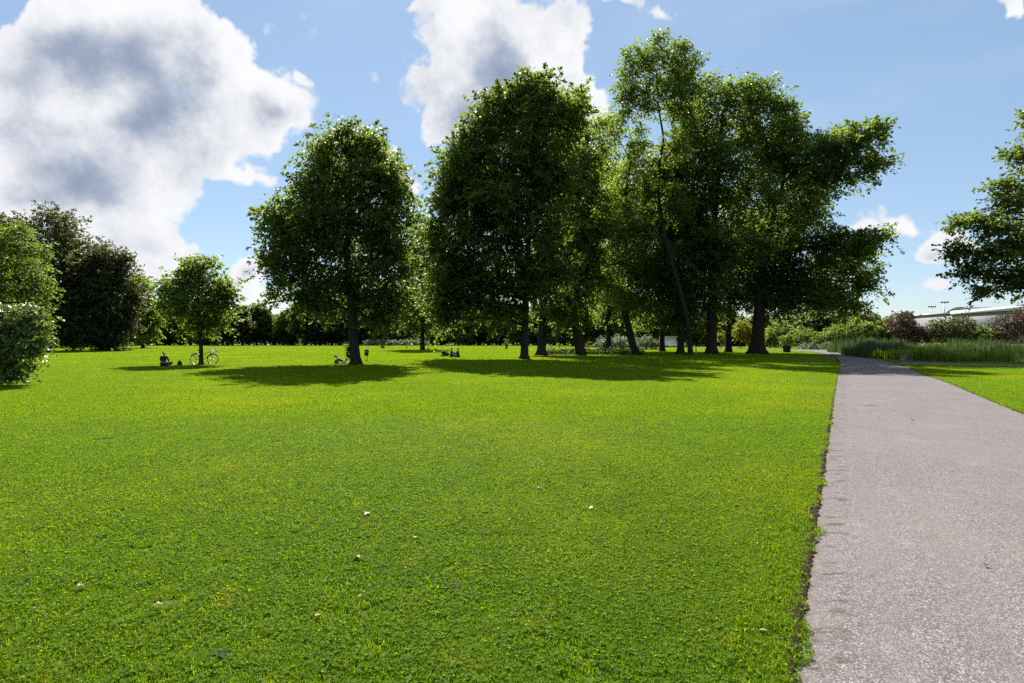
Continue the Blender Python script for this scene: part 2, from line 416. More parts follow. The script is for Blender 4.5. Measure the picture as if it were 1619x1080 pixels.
def build_ground():
    xs = np.unique(np.r_[-1500, -800, -400, np.arange(-200, -40, 10), np.arange(-40, 30, 2.0), np.arange(30, 116, 1.0), np.arange(116, 220, 8), 400, 800, 1500])
    ys = np.unique(np.r_[-1200, -600, -200, -60, np.arange(-20, 40, 2.0), np.arange(40, 70, 0.7), np.arange(70, 180, 5), 220, 300, 450, 800, 1500, 2500])
    X, Y = np.meshgrid(xs, ys); x, y = X.ravel(), Y.ravel()
    z = np.zeros_like(x)
    ins = inside(POND, x, y); d = edge_dist(POND, x, y)
    z = np.where(ins, -np.clip(d / 1.0, 0, 1) * 0.5, 0)
    nx, ny = len(xs), len(ys)
    i, j = np.meshgrid(np.arange(nx - 1), np.arange(ny - 1)); k = (j * nx + i).ravel()
    q = np.c_[k, k + 1, k + nx + 1, k + nx]
    props(link('ground', np_mesh('ground', np.c_[x, y, z], q, smooth=True), TURF), 'green lawn spreading across the park', 'lawn', kind='structure')
    # path: rows along, columns across; "across" is metres from the left edge
    n, mcol = len(PLr), 15
    fr = np.r_[0, 0.015, 0.04, 0.08, 0.13, np.linspace(0.2, 1, mcol - 5)]
    wob = np.interp(np.arange(n), np.arange(0, n, 1), rs.normal(0, 0.022, n))
    co, ac = [], []
    for a in range(n):
        W = np.linalg.norm(PRr[a] - PLr[a]); e = (PRr[a] - PLr[a]) / W
        for f in fr:
            p = PLr[a] + e * (W * f + (wob[a] if f == 0 else 0))
            co.append((p[0], p[1], 0.012 + 0.03 * math.sin(math.pi * f))); ac.append(W * f * (4.3 / max(W, 3.0)) if False else W * f)
    mc = len(fr); i, j = np.meshgrid(np.arange(mc - 1), np.arange(n - 1)); k = (j * mc + i).ravel()
    o = link('path', np_mesh('path', co, np.c_[k, k + 1, k + mc + 1, k + mc], attrs={'across': ac}, smooth=True), PATHM)
    props(o, 'pinkish grey chipped asphalt footpath curving away under the trees', 'path', kind='structure')
    n2 = 40
    A = np.c_[np.interp(np.linspace(0, 4, n2), range(5), SIDE_TOP[:, 0]), np.interp(np.linspace(0, 4, n2), range(5), SIDE_TOP[:, 1])]
    B = np.c_[np.interp(np.linspace(0, 4, n2), range(5), SIDE_BOT[:, 0]), np.interp(np.linspace(0, 4, n2), range(5), SIDE_BOT[:, 1])]
    co = np.vstack([np.c_[A, np.full(n2, 0.008)], np.c_[B, np.full(n2, 0.008)]])
    q = [(n2 + a, n2 + a + 1, a + 1, a) for a in range(n2 - 1)]
    o = link('side_path', np_mesh('side_path', co, q, attrs={'across': np.full(2 * n2, 2.0)}), PATHM)
    props(o, 'narrow pale side path crossing the grass in front of the pond', 'path', kind='structure')
    # far pale walk at the end of the field
    co = [(-130, 141, 0.006), (60, 141, 0.006), (60, 143.5, 0.006), (-130, 143.5, 0.006)]
    o = link('far_walk', np_mesh('far_walk', co, [(0, 1, 2, 3)], attrs={'across': [2.0] * 4}), PATHM)
    props(o, 'pale walk along the far edge of the field', 'path', kind='structure')
    co = np.c_[POND, np.full(len(POND), -0.16)]
    me = bpy.data.meshes.new('pond'); me.from_pydata([tuple(c) for c in co], [], [tuple(range(len(co)))]); me.update()
    props(link('pond', me, WATER), 'still dark pond behind the reeds', 'pond', kind='structure')
    # bare soil strips along both path edges, ragged and clodded
    for nm, P, sgn, wd, lab in (('soil_edge', PLr, -1, 0.11, 'strip of bare dark soil along the left path edge'), ('soil_edge', PRr, 1, 0.07, 'strip of bare dark soil along the right path edge')):
        d = np.r_[0, np.cumsum(np.linalg.norm(np.diff(P, axis=0), axis=1))]
        t = np.concatenate([np.arange(0, 22, 0.016), np.arange(22, 60, 0.1), np.arange(60, d[-1], 0.4)])
        c = np.c_[np.interp(t, d, P[:, 0]), np.interp(t, d, P[:, 1])]
        tg = np.gradient(c, axis=0); tg /= np.linalg.norm(tg, axis=1)[:, None]; nrm = np.c_[-tg[:, 1], tg[:, 0]] * (-sgn)
        m = len(t); low = np.interp(np.arange(m), np.arange(0, m, 9), rs.uniform(0.4, 1.25, len(np.arange(0, m, 9))))
        cols = []
        for f in (-0.30, 0.0, 0.25, 0.5, 0.75, 1.0):
            off = f * wd * low + np.convolve(rs.normal(0, 0.014, m), np.ones(2) / 2, 'same')
            if f < 0: off = -0.012 - np.abs(np.convolve(rs.normal(0, 0.03, m), np.ones(3) / 3, 'same')) * (low > 0.6)
            z = {-0.30: 0.015, 0.0: 0.028, 0.25: 0.02, 0.5: 0.012, 0.75: 0.015, 1.0: 0.006}[f] + (np.abs(rs.normal(0, 0.011, m)) if f > -0.2 else 0.004)
            cols.append(np.c_[c + nrm * off[:, None], z + np.zeros(m)])
        co = np.stack(cols, 1).reshape(-1, 3); i, j = np.meshgrid(np.arange(5), np.arange(m - 1)); k = (j * 6 + i).ravel()
        o = link(nm, np_mesh(nm, co, np.c_[k, k + 1, k + 7, k + 6]), SOIL); props(o, lab, 'soil', kind='structure')
build_ground()

# ------------------------------------------------------------------ grass (geometry nodes: blade patches set out on points)
def blade_patch(name, rad, n, w, h, seed, clover=0.0):
    r = np.random.RandomState(seed)
    ang = r.uniform(0, 2 * np.pi, n); rr = rad * np.sqrt(r.uniform(0, 1, n)); x, y = rr * np.cos(ang), rr * np.sin(ang)
    hh = h * r.uniform(0.45, 1.15, n); ww = w * r.uniform(0.6, 1.3, n); a = r.uniform(0, 2 * np.pi, n); lean = np.abs(r.normal(0.55, 0.3, n)) * hh
    dx, dy = np.cos(a), np.sin(a); sx, sy = -dy * ww / 2, dx * ww / 2
    z0 = np.zeros(n)
    v0 = np.c_[x - sx, y - sy, z0]; v1 = np.c_[x + sx, y + sy, z0]
    mx, my, mz = x + dx * lean * 0.35, y + dy * lean * 0.35, hh * 0.62
    v2 = np.c_[mx + sx * 0.85, my + sy * 0.85, mz]; v3 = np.c_[mx - sx * 0.85, my - sy * 0.85, mz]
    v4 = np.c_[x + dx * lean, y + dy * lean, hh * 0.95]
    co = np.stack([v0, v1, v2, v3, v4], 1).reshape(-1, 3); k = np.arange(n) * 5
    q = np.c_[k, k + 1, k + 2, k + 3]; t = np.c_[k + 3, k + 2, k + 4]
    v = np.repeat(r.uniform(0, 1, n), 5)
    nc = int(n * clover)
    if nc:
        ang = r.uniform(0, 2 * np.pi, nc); rr = rad * np.sqrt(r.uniform(0, 1, nc)); cx, cy = rr * np.cos(ang), rr * np.sin(ang)
        cz = h * r.uniform(0.35, 0.85, nc); s = r.uniform(0.005, 0.010, nc)
        th = r.uniform(0, 2 * np.pi, nc)
        L = []
        for j in range(3):
            a = th + j * 2.094
            ox, oy = np.cos(a) * s, np.sin(a) * s
            tx, ty = -np.sin(a) * s * 0.8, np.cos(a) * s * 0.8
            tl = r.normal(0, 0.004, nc)
            L += [np.stack([np.c_[cx, cy, cz], np.c_[cx + ox + tx, cy + oy + ty, cz + tl], np.c_[cx + ox * 2, cy + oy * 2, cz + tl * 1.2], np.c_[cx + ox - tx, cy + oy - ty, cz - tl * 0.5]], 1).reshape(-1, 3)]
        cc = np.vstack(L); b = len(co); kk = b + np.arange(nc * 3) * 4
        co = np.vstack([co, cc]); q = np.vstack([q, np.c_[kk, kk + 1, kk + 2, kk + 3]]); v = np.r_[v, np.repeat(np.tile(r.uniform(0, 0.7, nc), 3), 4)]
    me = np_mesh(name, co, q, t, attrs={'v': v}); me.materials.append(GRASS)
    return me

def instancer(name, pts, rot, scl, meshes, label):
    """one grass object: a cloud of points, each carrying a patch of blades"""
    srcs = bpy.data.collections.new(name + '_patches')
    for i, me in enumerate(meshes):
        o = bpy.data.objects.new('blade_patch', me); srcs.objects.link(o)
    me = bpy.data.meshes.new(name); n = len(pts)
    me.vertices.add(n); me.vertices.foreach_set('co', np.asarray(pts, np.float32).ravel())
    for k, a in (('rz', rot), ('sc', scl)):
        t = me.attributes.new(k, 'FLOAT', 'POINT'); t.data.foreach_set('value', np.asarray(a, np.float32))
    me.update()
    ob = link(name, me); props(ob, label, 'grass', kind='stuff')
    g = bpy.data.node_groups.new(name, 'GeometryNodeTree')
    g.interface.new_socket('Geometry', in_out='INPUT', socket_type='NodeSocketGeometry'); g.interface.new_socket('Geometry', in_out='OUTPUT', socket_type='NodeSocketGeometry')
    N = g.nodes.new; gi, go = N('NodeGroupInput'), N('NodeGroupOutput')
    ci = N('GeometryNodeCollectionInfo'); ci.inputs['Collection'].default_value = srcs; ci.inputs['Separate Children'].default_value = True; ci.inputs['Reset Children'].default_value = True
    ip = N('GeometryNodeInstanceOnPoints'); ip.inputs['Pick Instance'].default_value = True
    ra = N('GeometryNodeInputNamedAttribute'); ra.data_type = 'FLOAT'; ra.inputs['Name'].default_value = 'rz'
    sa = N('GeometryNodeInputNamedAttribute'); sa.data_type = 'FLOAT'; sa.inputs['Name'].default_value = 'sc'
    cx = N('ShaderNodeCombineXYZ'); g.links.new(ra.outputs[0], cx.inputs[2])
    er = N('FunctionNodeEulerToRotation'); g.links.new(cx.outputs[0], er.inputs[0])
    g.links.new(gi.outputs[0], ip.inputs['Points']); g.links.new(ci.outputs[0], ip.inputs['Instance'])
    g.links.new(er.outputs[0], ip.inputs['Rotation']); g.links.new(sa.outputs[0], ip.inputs['Scale'])
    g.links.new(ip.outputs[0], go.inputs[0])
    md = ob.modifiers.new('patches', 'NODES'); md.node_group = g
    return ob

def lawn_ok(x, y, m):
    ok = ~inside(PATH_POLY, x, y) & ~inside(SIDE_POLY, x, y) & ~inside(POND, x, y)
    d = np.minimum(edge_dist(PATH_POLY, x, y), np.minimum(edge_dist(SIDE_POLY, x, y), edge_dist(POND, x, y)))
    return ok & (d > m)

def set_grass():
    r = np.random.RandomState(11)
    def field(sp, y0, y1, marg, half):
        x, y = np.meshgrid(np.arange(-y1 * 0.98 - 6, y1 * 0.98 + 6, sp), np.arange(y0, y1, sp))
        x = x.ravel() + r.uniform(-.35, .35, x.size) * sp; y = y.ravel() + r.uniform(-.35, .35, y.size) * sp
        k = np.abs(x) < np.maximum(y, 0) * 0.95 + half
        x, y = x[k], y[k]; k = lawn_ok(x, y, marg); x, y = x[k], y[k]
        return x, y
    out = []
    near = [blade_patch('blade_patch', 0.27, 2700, 0.0034, 0.036, 20 + i, 0.16) for i in range(5)]
    x, y = field(0.33, -0.5, 12.5, 0.24, 3.0)
    # hem of small tufts hugging the path edge
    hx, hy = [], []
    for P, s in ((PLr, 1), (PRr, -1)):
        d = np.r_[0, np.cumsum(np.linalg.norm(np.diff(P, axis=0), axis=1))]
        for lane, base in ((0, 0.085), (1, 0.15), (2, 0.24)):
            t = np.arange(0, 52, 0.075) + r.uniform(-.03, .03, len(np.arange(0, 52, 0.075)))
            c = np.c_[np.interp(t, d, P[:, 0]), np.interp(t, d, P[:, 1])]; c2 = np.c_[np.interp(t + .05, d, P[:, 0]), np.interp(t + .05, d, P[:, 1])]
            tg = c2 - c; tg /= np.linalg.norm(tg, axis=1)[:, None]; nrm = np.c_[-tg[:, 1], tg[:, 0]] * s
            low = np.interp(t, np.arange(0, 60, 0.35), r.uniform(-.055, .06, len(np.arange(0, 60, 0.35))))
            off = base + low + r.normal(0, 0.025, len(t)); c = c + nrm * off[:, None]
            hx.append(c[:, 0]); hy.append(c[:, 1])
    hx, hy = np.concatenate(hx), np.concatenate(hy)
    tuft = [blade_patch('blade_patch', 0.075, 240, 0.0034, 0.048, 60 + i, 0.05) for i in range(4)]
    n = len(hx); instancer('grass', np.c_[hx, hy, np.zeros(n)], r.uniform(0, 6.28, n), r.uniform(0.8, 1.35, n), tuft, 'ragged grass hem growing along the path edges')
    for P, s in ((PLr, 1), (PRr, -1)):
        d = np.r_[0, np.cumsum(np.linalg.norm(np.diff(P, axis=0), axis=1))]
        for base in (0.42, 0.72, 1.02):
            t = np.arange(8, 56, 0.3); c = np.c_[np.interp(t, d, P[:, 0]), np.interp(t, d, P[:, 1])]; c2 = np.c_[np.interp(t + .05, d, P[:, 0]), np.interp(t + .05, d, P[:, 1])]
            tg = c2 - c; tg /= np.linalg.norm(tg, axis=1)[:, None]; c = c + np.c_[-tg[:, 1], tg[:, 0]] * s * (base + r.normal(0, .04, len(t)))[:, None]
            k = lawn_ok(c[:, 0], c[:, 1], 0.2); x, y = np.r_[x, c[k, 0]], np.r_[y, c[k, 1]]
    n = len(x); instancer('grass', np.c_[x, y, np.zeros(n)], r.uniform(0, 6.28, n), r.uniform(0.75, 1.25, n), near, 'short mown lawn grass with clover in the foreground')
    mid = [blade_patch('blade_patch', 0.85, 6500, 0.0065, 0.048, 30 + i, 0.05) for i in range(4)]
    x, y = field(1.0, 12.0, 42, 0.75, 4.0); n = len(x)
    instancer('grass', np.c_[x, y, np.zeros(n)], r.uniform(0, 6.28, n), r.uniform(0.9, 1.1, n), mid, 'bright sunlit lawn grass across the middle of the field')
    far = [blade_patch('blade_patch', 2.6, 9000, 0.018, 0.060, 40 + i) for i in range(3)]
    x, y = field(3.0, 41.0, 139.5, 2.2, 8.0); n = len(x)
    instancer('grass', np.c_[x, y, np.zeros(n)], r.uniform(0, 6.28, n), r.uniform(0.9, 1.1, n), far, 'far lawn grass reaching back to the tree line')
set_grass()

# ------------------------------------------------------------------ trees and shrubs
def leaf_cards(cent, axis, nrm, L, W, v, b):
    """folded kite-shaped leaves"""
    side = np.cross(nrm, axis); side /= np.linalg.norm(side, axis=1)[:, None] + 1e-9
    up = np.cross(axis, side)
    L, W = L[:, None], W[:, None]
    p0 = cent - axis * L * 0.5; p2 = cent + axis * L * 0.5 - up * L * 0.10
    p1 = cent + side * W * 0.5 + up * W * 0.16 - axis * L * 0.05; p3 = cent - side * W * 0.5 + up * W * 0.16 - axis * L * 0.05
    n = len(cent); k = np.arange(n) * 4
    return np.stack([p0, p1, p2, p3], 1).reshape(-1, 3), np.c_[k, k + 1, k + 2, k + 3], np.repeat(v, 4), np.repeat(b, 4)
def unit(a): return a / (np.linalg.norm(a, axis=1)[:, None] + 1e-9)

def crown_geo(r, blobs, nleaf, lsize, blen, droop=0.25, flat=0.35, keep=0.38, dens=1.0, zmin=0.25, aspect=0.66, up=0.8, lift=0.18):
    """boughs spread through the blobs (centre, radii), leaves sprayed along each bough"""
    cs, outs, who = [], [], []
    cen = np.array([b[0] for b in blobs]); rad = np.array([b[1] for b in blobs])
    area = np.array([(q[0] * q[1] + q[0] * q[2] + q[1] * q[2]) / 3 * 12.57 for q in rad])
    nb = np.maximum(3, (area / (blen * blen) * 3.4 * dens)).astype(int)
    for i in range(len(blobs)):
        u = unit(r.normal(0, 1, (nb[i], 3))); rr = r.uniform(0, 1, nb[i]) ** 0.33 * r.uniform(0.74, 1.08, nb[i]) * np.where(r.uniform(0, 1, nb[i]) < 0.10, r.uniform(1.1, 1.3, nb[i]), 1.0)
        p = cen[i] + u * rad[i] * rr[:, None]
        m = np.ones(nb[i], bool)
        for j in range(len(blobs)):
            if j == i: continue
            dd = np.linalg.norm((p - cen[j]) / rad[j], axis=1)
            m &= (dd > 0.70) | (r.uniform(0, 1, nb[i]) < keep)
        m &= p[:, 2] > zmin
        cs.append(p[m]); outs.append(u[m]); who.append(np.full(m.sum(), i))
    c = np.vstack(cs); o = np.vstack(outs); who = np.concatenate(who); n = len(c)
    axis = unit(o * np.array([1, 1, 0.75]) + np.array([0, 0, lift]) + r.normal(0, 0.38, (n, 3)))
    bl = blen * r.uniform(0.55, 1.5, n); wgt = r.uniform(0.5, 1.5, n) * bl ** 1.4
    cnt = np.maximum(5, (wgt / wgt.sum() * nleaf)).astype(int)
    idx = np.repeat(np.arange(n), cnt); N = len(idx)
    t = r.uniform(-0.6, 0.75, N); ax = axis[idx]
    lat = unit(np.cross(ax, np.array([0, 0, 1.0])) + 1e-6); vert = np.cross(lat, ax)
    tw = np.clip(1.0 - (t + 0.1) * 1.05, 0.18, 1.0) * np.clip((t + 0.75) * 2.5, 0.3, 1)
    p = c[idx] + ax * (t * bl[idx])[:, None] + lat * (r.normal(0, 0.21, N) * bl[idx] * tw)[:, None] + vert * (r.normal(0, flat * 0.42, N) * bl[idx] * tw)[:, None]
    p[:, 2] -= droop * bl[idx] * (t + 0.35) ** 2
    p[:, 2] = np.maximum(p[:, 2], 0.12)
    la = unit(ax * 0.8 + r.normal(0, 0.55, (N, 3)) + np.array([0, 0, -0.25]))
    ln = unit(np.array([0, 0, up]) + r.normal(0, 0.6, (N, 3)) + o[idx] * 0.25)
    L = lsize * r.uniform(0.6, 1.35, N)
    co, q, v, b = leaf_cards(p, la, ln, L, L * aspect * r.uniform(0.8, 1.2, N), r.uniform(0, 1, N), r.uniform(0, 1, n)[idx])
    return co, q, v, b, c, who

def crown_mesh(name, g): return np_mesh(name, g[0], g[1], attrs={'v': g[2], 'b': g[3]})

def bez(p0, p1, bend, n=7):
    p0, p1 = Vector(p0), Vector(p1); m = (p0 + p1) / 2 + Vector(bend)
    return [(1 - t) ** 2 * p0 + 2 * t * (1 - t) * m + t * t * p1 for t in np.linspace(0, 1, n)]

def make_tree(name, label, D, trunk, r0, blobs, nleaf, lsize, mat, seed, bark=BARK, group=None, blen=1.5, shoots=None, lobes=6, **kw):
    """trunk: photo points from the base upwards; blobs: (px, py, rx, ry[, dy]) lumps of the crown seen at distance D"""
    r = np.random.RandomState(seed)
    bx = (trunk[0][0] - CX) / F * D
    org = Vector((bx, D, 0))
    t = empty(name, org, label, 'tree' if 'shrub' not in name and 'bush' not in name else 'bush', group)
    k = D / F
    pts = [at(px, py, D) - org for px, py in trunk]; pts[0].z = 0.0
    for i, p in enumerate(pts[1:], 1): p.y += r.uniform(-0.3, 0.3) * i * 0.5
    # smooth trunk with a flared foot
    P3 = []
    A = np.array([tuple(p) for p in pts]); tt = np.linspace(0, len(pts) - 1, 4 * len(pts))
    for a in range(3): P3.append(np.interp(tt, range(len(pts)), A[:, a]))
    P3 = np.array(P3).T
    sm = P3.copy(); sm[1:-1] = (P3[:-2] + 2 * P3[1:-1] + P3[2:]) / 4
    frac = np.linspace(0, 1, len(sm)); rad = r0 * (1 - 0.78 * frac)
    extra = [Vector(sm[0]) + Vector((0, 0, -0.12)), Vector(sm[0]) + Vector((0, 0, 0.15)), Vector(sm[0] * 0.7 + sm[1] * 0.3)]
    tp = [extra[0], extra[1]] + [Vector(p) for p in sm[1:]]
    tr = [r0 * 1.28, r0 * 1.15] + list(rad[1:])
    m = MB(); m.tube(tp, tr, 10)
    for a in range(5):       # root flare
        an = a * 1.257 + r.uniform(-.3, .3); e = Vector((math.cos(an), math.sin(an), 0))
        m.tube([e * r0 * 0.7 + Vector((0, 0, r0 * 1.5)), e * r0 * 1.05 + Vector((0, 0, r0 * 0.4)), e * r0 * 1.6 + Vector((0, 0, -0.05))], [r0 * 0.22, r0 * 0.25, r0 * 0.12], 6)
    m.build('trunk', bark, t)
    bl = []
    for b in blobs:
        dy = b[4] if len(b) > 4 else r.uniform(-0.35, 0.35) * b[2] * k       # depth of the lump before (-) or behind the trunk
        c = at(b[0], b[1], D + dy) - org; k2 = (D + dy) / F
        rx, rz = b[2] * k2, b[3] * k2
        bl.append((tuple(c), (rx, 0.92 * (rx + rz) / 2 if rx > rz else rx, rz)))
    # every lump breaks up into smaller lobes so that the outline is uneven
    lob, par = [], []
    for i, (c, q) in enumerate(bl):
        lob.append((c, tuple(np.array(q) * 0.86))); par.append(i)
        for _ in range(lobes):
            u = r.normal(0, 1, 3); u[2] += 0.25; u /= np.linalg.norm(u); f = r.uniform(0.26, 0.44); g_ = r.uniform(0.66, 0.92)
            lob.append((tuple(np.array(c) + u * np.array(q) * g_), tuple(np.maximum(np.array(q) * f, blen * 0.3)))); par.append(i)
    g = list(crown_geo(r, lob, int(nleaf * 1.75), lsize * 0.95, blen * 0.95, **kw)); g[5] = np.array(par)[g[5]]
    for i, (c, q) in enumerate(bl):
        c = Vector(c)
        below = [j for j in range(2, len(tp)) if tp[j].z < c.z - 0.25 * q[2]] or [len(tp) // 2]
        j = min(below, key=lambda j: (tp[j] - c).length + 0.25 * abs(c.z - tp[j].z))
        rr = min(tr[j] * 0.55, r0 * 0.42)
        path = bez(tp[j], c, (r.uniform(-.4, .4), r.uniform(-.4, .4), 0.12 * (c - tp[j]).length))
        lm = MB(); lm.tube(path, list(np.linspace(rr, rr * 0.22, len(path))), 6)
        own = g[4][g[5] == i]
        PA = np.array([tuple(p) for p in path])
        for bc in own[::4]:
            s = np.argmin(np.linalg.norm(PA - bc, axis=1) + np.linspace(0.3, 0, len(PA)))
            a, e = Vector(PA[s]), Vector(bc)
            mid = (a + e) / 2 + Vector((r.uniform(-.15, .15), r.uniform(-.15, .15), 0.1)) * (e - a).length
            w = min(0.05, rr * 0.35); lm.tube([a, mid, e], [w, w * 0.6, w * 0.2], 4, cap=False)
        lm.build('limb', bark, t)
    link('crown', crown_mesh('crown', g), mat, t)
    for (px, py, rx, ry) in (shoots or []):
        c = at(px, py, D) - org
        sg = crown_geo(r, [(tuple(c), (rx * k, rx * k, ry * k))], 160, 0.13, 0.3)
        props(link('basal_shoot', crown_mesh('basal_shoot', sg), mat, t), kind='stuff')
    return t

G_CL = 'trees of the dense clump beside the path'
make_tree('lime_tree', 'solitary tall rounded tree with a long shadow on the open lawn', gd(577), [(563, 577), (558, 530), (556, 480), (552, 400), (556, 300), (558, 240)], 0.36,
          [(556, 236, 62, 48), (522, 262, 52, 44), (600, 275, 48, 52), (505, 320, 66, 56), (570, 320, 70, 66), (612, 345, 40, 60), (470, 372, 58, 46), (540, 395, 90, 66), (450, 415, 42, 42),
           (610, 420, 48, 60), (486, 450, 56, 38), (560, 468, 84, 34), (625, 482, 42, 34), (505, 482, 40, 22), (600, 505, 24, 14), (440, 340, 26, 24)], 42000, 0.235, L_LIME, 1, blen=1.45,
          shoots=[(551, 562, 4, 9), (553, 551, 3, 6)])
make_tree('young_tree', 'small young tree with a bicycle leaning on its thin trunk', gd(577), [(318, 577), (318, 545), (317, 500), (315, 460), (314, 425)], 0.15,
          [(314, 428, 30, 24), (288, 450, 34, 28), (340, 452, 30, 28), (315, 475, 46, 30), (272, 478, 26, 28), (352, 485, 22, 26), (300, 505, 38, 22), (340, 510, 26, 18), (355, 460, 20, 16), (318, 412, 14, 12)], 8800, 0.20, L_MID, 2, blen=1.0)
make_tree('plane_tree', 'tallest broad domed tree at the front left of the clump', gd(568), [(829, 568), (830, 520), (832, 460), (836, 380), (842, 290), (848, 200)], 0.36,
          [(858, 158, 52, 46), (812, 178, 58, 44), (770, 215, 52, 44), (735, 265, 52, 50), (850, 235, 84, 66), (790, 290, 90, 66), (706, 318, 38, 44), (730, 370, 62, 52), (850, 330, 80, 72),
           (800, 400, 90, 62), (712, 430, 40, 44), (760, 466, 66, 36), (850, 440, 70, 50), (905, 180, 26, 40), (690, 385, 28, 34), (720, 482, 44, 24), (790, 492, 50, 18), (705, 505, 22, 18)], 64000, 0.29, L_LIME, 3, group=G_CL, blen=1.9)
make_tree('plane_tree', 'thick dark trunk just right of the front domed tree, leafy crown on its right side', gd(562), [(856, 562), (857, 520), (862, 450), (875, 350), (890, 250)], 0.5,
          [(903, 190, 34, 46), (908, 250, 40, 56), (905, 320, 48, 60), (895, 395, 56, 54), (880, 455, 60, 40), (885, 492, 40, 18)], 23000, 0.30, L_MID, 4, group=G_CL, blen=1.9)
make_tree('leaning_tree', 'left leaning tree right of the thick trunk, airy light green crown', gd(561.5), [(918, 561.5), (908, 505), (896, 450), (890, 390), (900, 310), (925, 250)], 0.52,
          [(948, 215, 22, 34), (940, 265, 30, 40), (930, 320, 40, 46), (955, 360, 36, 40), (915, 400, 46, 46), (948, 440, 46, 38), (900, 470, 40, 30)], 12500, 0.27, L_LIGHT, 5, group=G_CL, blen=1.7, dens=1.0)
make_tree('leaning_tree', 'slender left leaning tree forking low, thin crown with gaps of sky', gd(560), [(1004, 560), (992, 510), (980, 460), (975, 400), (985, 320), (995, 260)], 0.45,
          [(968, 215, 26, 32), (1008, 250, 30, 34), (1000, 300, 38, 40), (970, 340, 36, 40), (1020, 365, 40, 44), (968, 420, 38, 34), (1020, 440, 44, 40), (985, 470, 44, 26)], 14500, 0.26, L_LIGHT, 6, group=G_CL, blen=1.6, dens=0.95)
make_tree('tall_tree', 'tallest slim tree of the clump, bare bending stem and feathery top', gd(562), [(1092, 562), (1086, 500), (1070, 440), (1052, 380), (1043, 320), (1043, 265), (1050, 220), (1040, 170), (1034, 120)], 0.27,
          [(1000, 112, 32, 38), (1038, 92, 34, 30), (1074, 106, 30, 38), (1055, 140, 42, 38), (992, 165, 24, 34), (1085, 160, 34, 44), (1020, 165, 26, 24), (1008, 225, 24, 22), (1068, 235, 26, 40), (1022, 300, 22, 30), (1066, 320, 26, 34), (1075, 80, 18, 20), (990, 130, 18, 26)], 17000, 0.25, L_MID, 7, group=G_CL, blen=1.4, dens=0.8)
make_tree('maple_tree', 'broad leafy tree behind the bare bending stem, top just right of the tallest crown', gd(560), [(1125, 560), (1126, 500), (1128, 420), (1132, 330), (1138, 240), (1140, 180)], 0.6,
          [(1122, 152, 38, 40), (1165, 150, 36, 34), (1208, 158, 34, 36), (1140, 215, 62, 52), (1205, 215, 52, 48), (1110, 280, 58, 56), (1175, 300, 74, 62), (1090, 360, 52, 54), (1150, 390, 74, 56), (1110, 455, 60, 40), (1082, 215, 26, 46), (1078, 290, 34, 50), (1240, 180, 18, 20)], 46000, 0.30, L_MID, 8, group=G_CL, blen=1.9)
make_tree('maple_tree', 'massive trunked spreading tree nearest the path, long bright boughs reaching right', gd(559.5), [(1197, 559.5), (1198, 520), (1202, 450), (1215, 370), (1235, 290)], 0.82,
          [(1235, 215, 34, 40), (1255, 250, 58, 46), (1310, 230, 40, 34, -6), (1352, 228, 34, 32, -8), (1382, 208, 16, 18, -9), (1378, 262, 22, 24, -8), (1325, 275, 50, 32, -6), (1265, 320, 66, 52), (1215, 380, 66, 56), (1285, 390, 62, 48),
           (1345, 388, 44, 24, -4), (1388, 374, 20, 12, -5), (1330, 425, 58, 36), (1270, 445, 66, 38), (1358, 448, 34, 32), (1225, 455, 50, 34), (1310, 475, 46, 24), (1340, 482, 36, 16), (1245, 482, 40, 18)], 58000, 0.30, L_MID, 9, group=G_CL, blen=1.9)
make_tree('slim_tree', 'slim dark trunked tree in the middle of the clump, left of the two close trunks', gd(556), [(1047, 556), (1047, 510), (1045, 450), (1043, 390)], 0.38,
          [(1045, 360, 46, 44), (1030, 420, 46, 40), (1060, 450, 46, 36), (1040, 310, 36, 40), (1040, 490, 40, 22), (1020, 508, 22, 12)], 13000, 0.34, L_LIME, 10, group=G_CL, blen=2.0)
make_tree('slim_tree', 'left one of the two close dark trunks in the clump, dense low crown', gd(560), [(1076, 560), (1076, 510), (1074, 450), (1072, 380)], 0.42,
          [(1070, 340, 50, 46), (1080, 410, 56, 46), (1060, 460, 50, 34), (1050, 270, 30, 36), (1090, 490, 40, 20), (1072, 510, 26, 12)], 16000, 0.32, L_LIME, 12, group=G_CL, blen=1.9)
make_tree('slim_tree', 'slim tree just left of the massive trunk, yellowish bush showing behind it', gd(557.5), [(1152, 557.5), (1152, 510), (1154, 450), (1160, 380)], 0.42,
          [(1165, 370, 56, 50), (1150, 430, 60, 44), (1190, 440, 50, 40), (1170, 468, 50, 26), (1140, 490, 34, 18), (1120, 512, 16, 10)], 14500, 0.32, L_LIME, 13, group=G_CL, blen=1.9)
make_tree('backing_tree', 'dark tree filling the gap behind the two leaning trees', 74.0, [(962, 556.7), (962, 510), (964, 440), (968, 350)], 0.4,
          [(965, 270, 34, 40), (985, 330, 44, 46), (940, 350, 40, 44), (965, 410, 50, 44), (1000, 430, 40, 40), (945, 455, 44, 34), (985, 480, 44, 26)], 17000, 0.36, L_LIME, 21, group=G_CL, blen=2.0)
make_tree('distant_tree', 'drooping dark tree seen between the solitary tree and the domed tree', 88.0, [(668, 553), (668, 500), (667, 430), (666, 380)], 0.35,
          [(668, 370, 28, 40), (655, 420, 30, 44), (682, 440, 30, 44), (650, 480, 30, 36), (680, 492, 32, 30), (664, 505, 30, 24)], 11000, 0.36, L_LIME, 14, blen=2.0, droop=0.6)
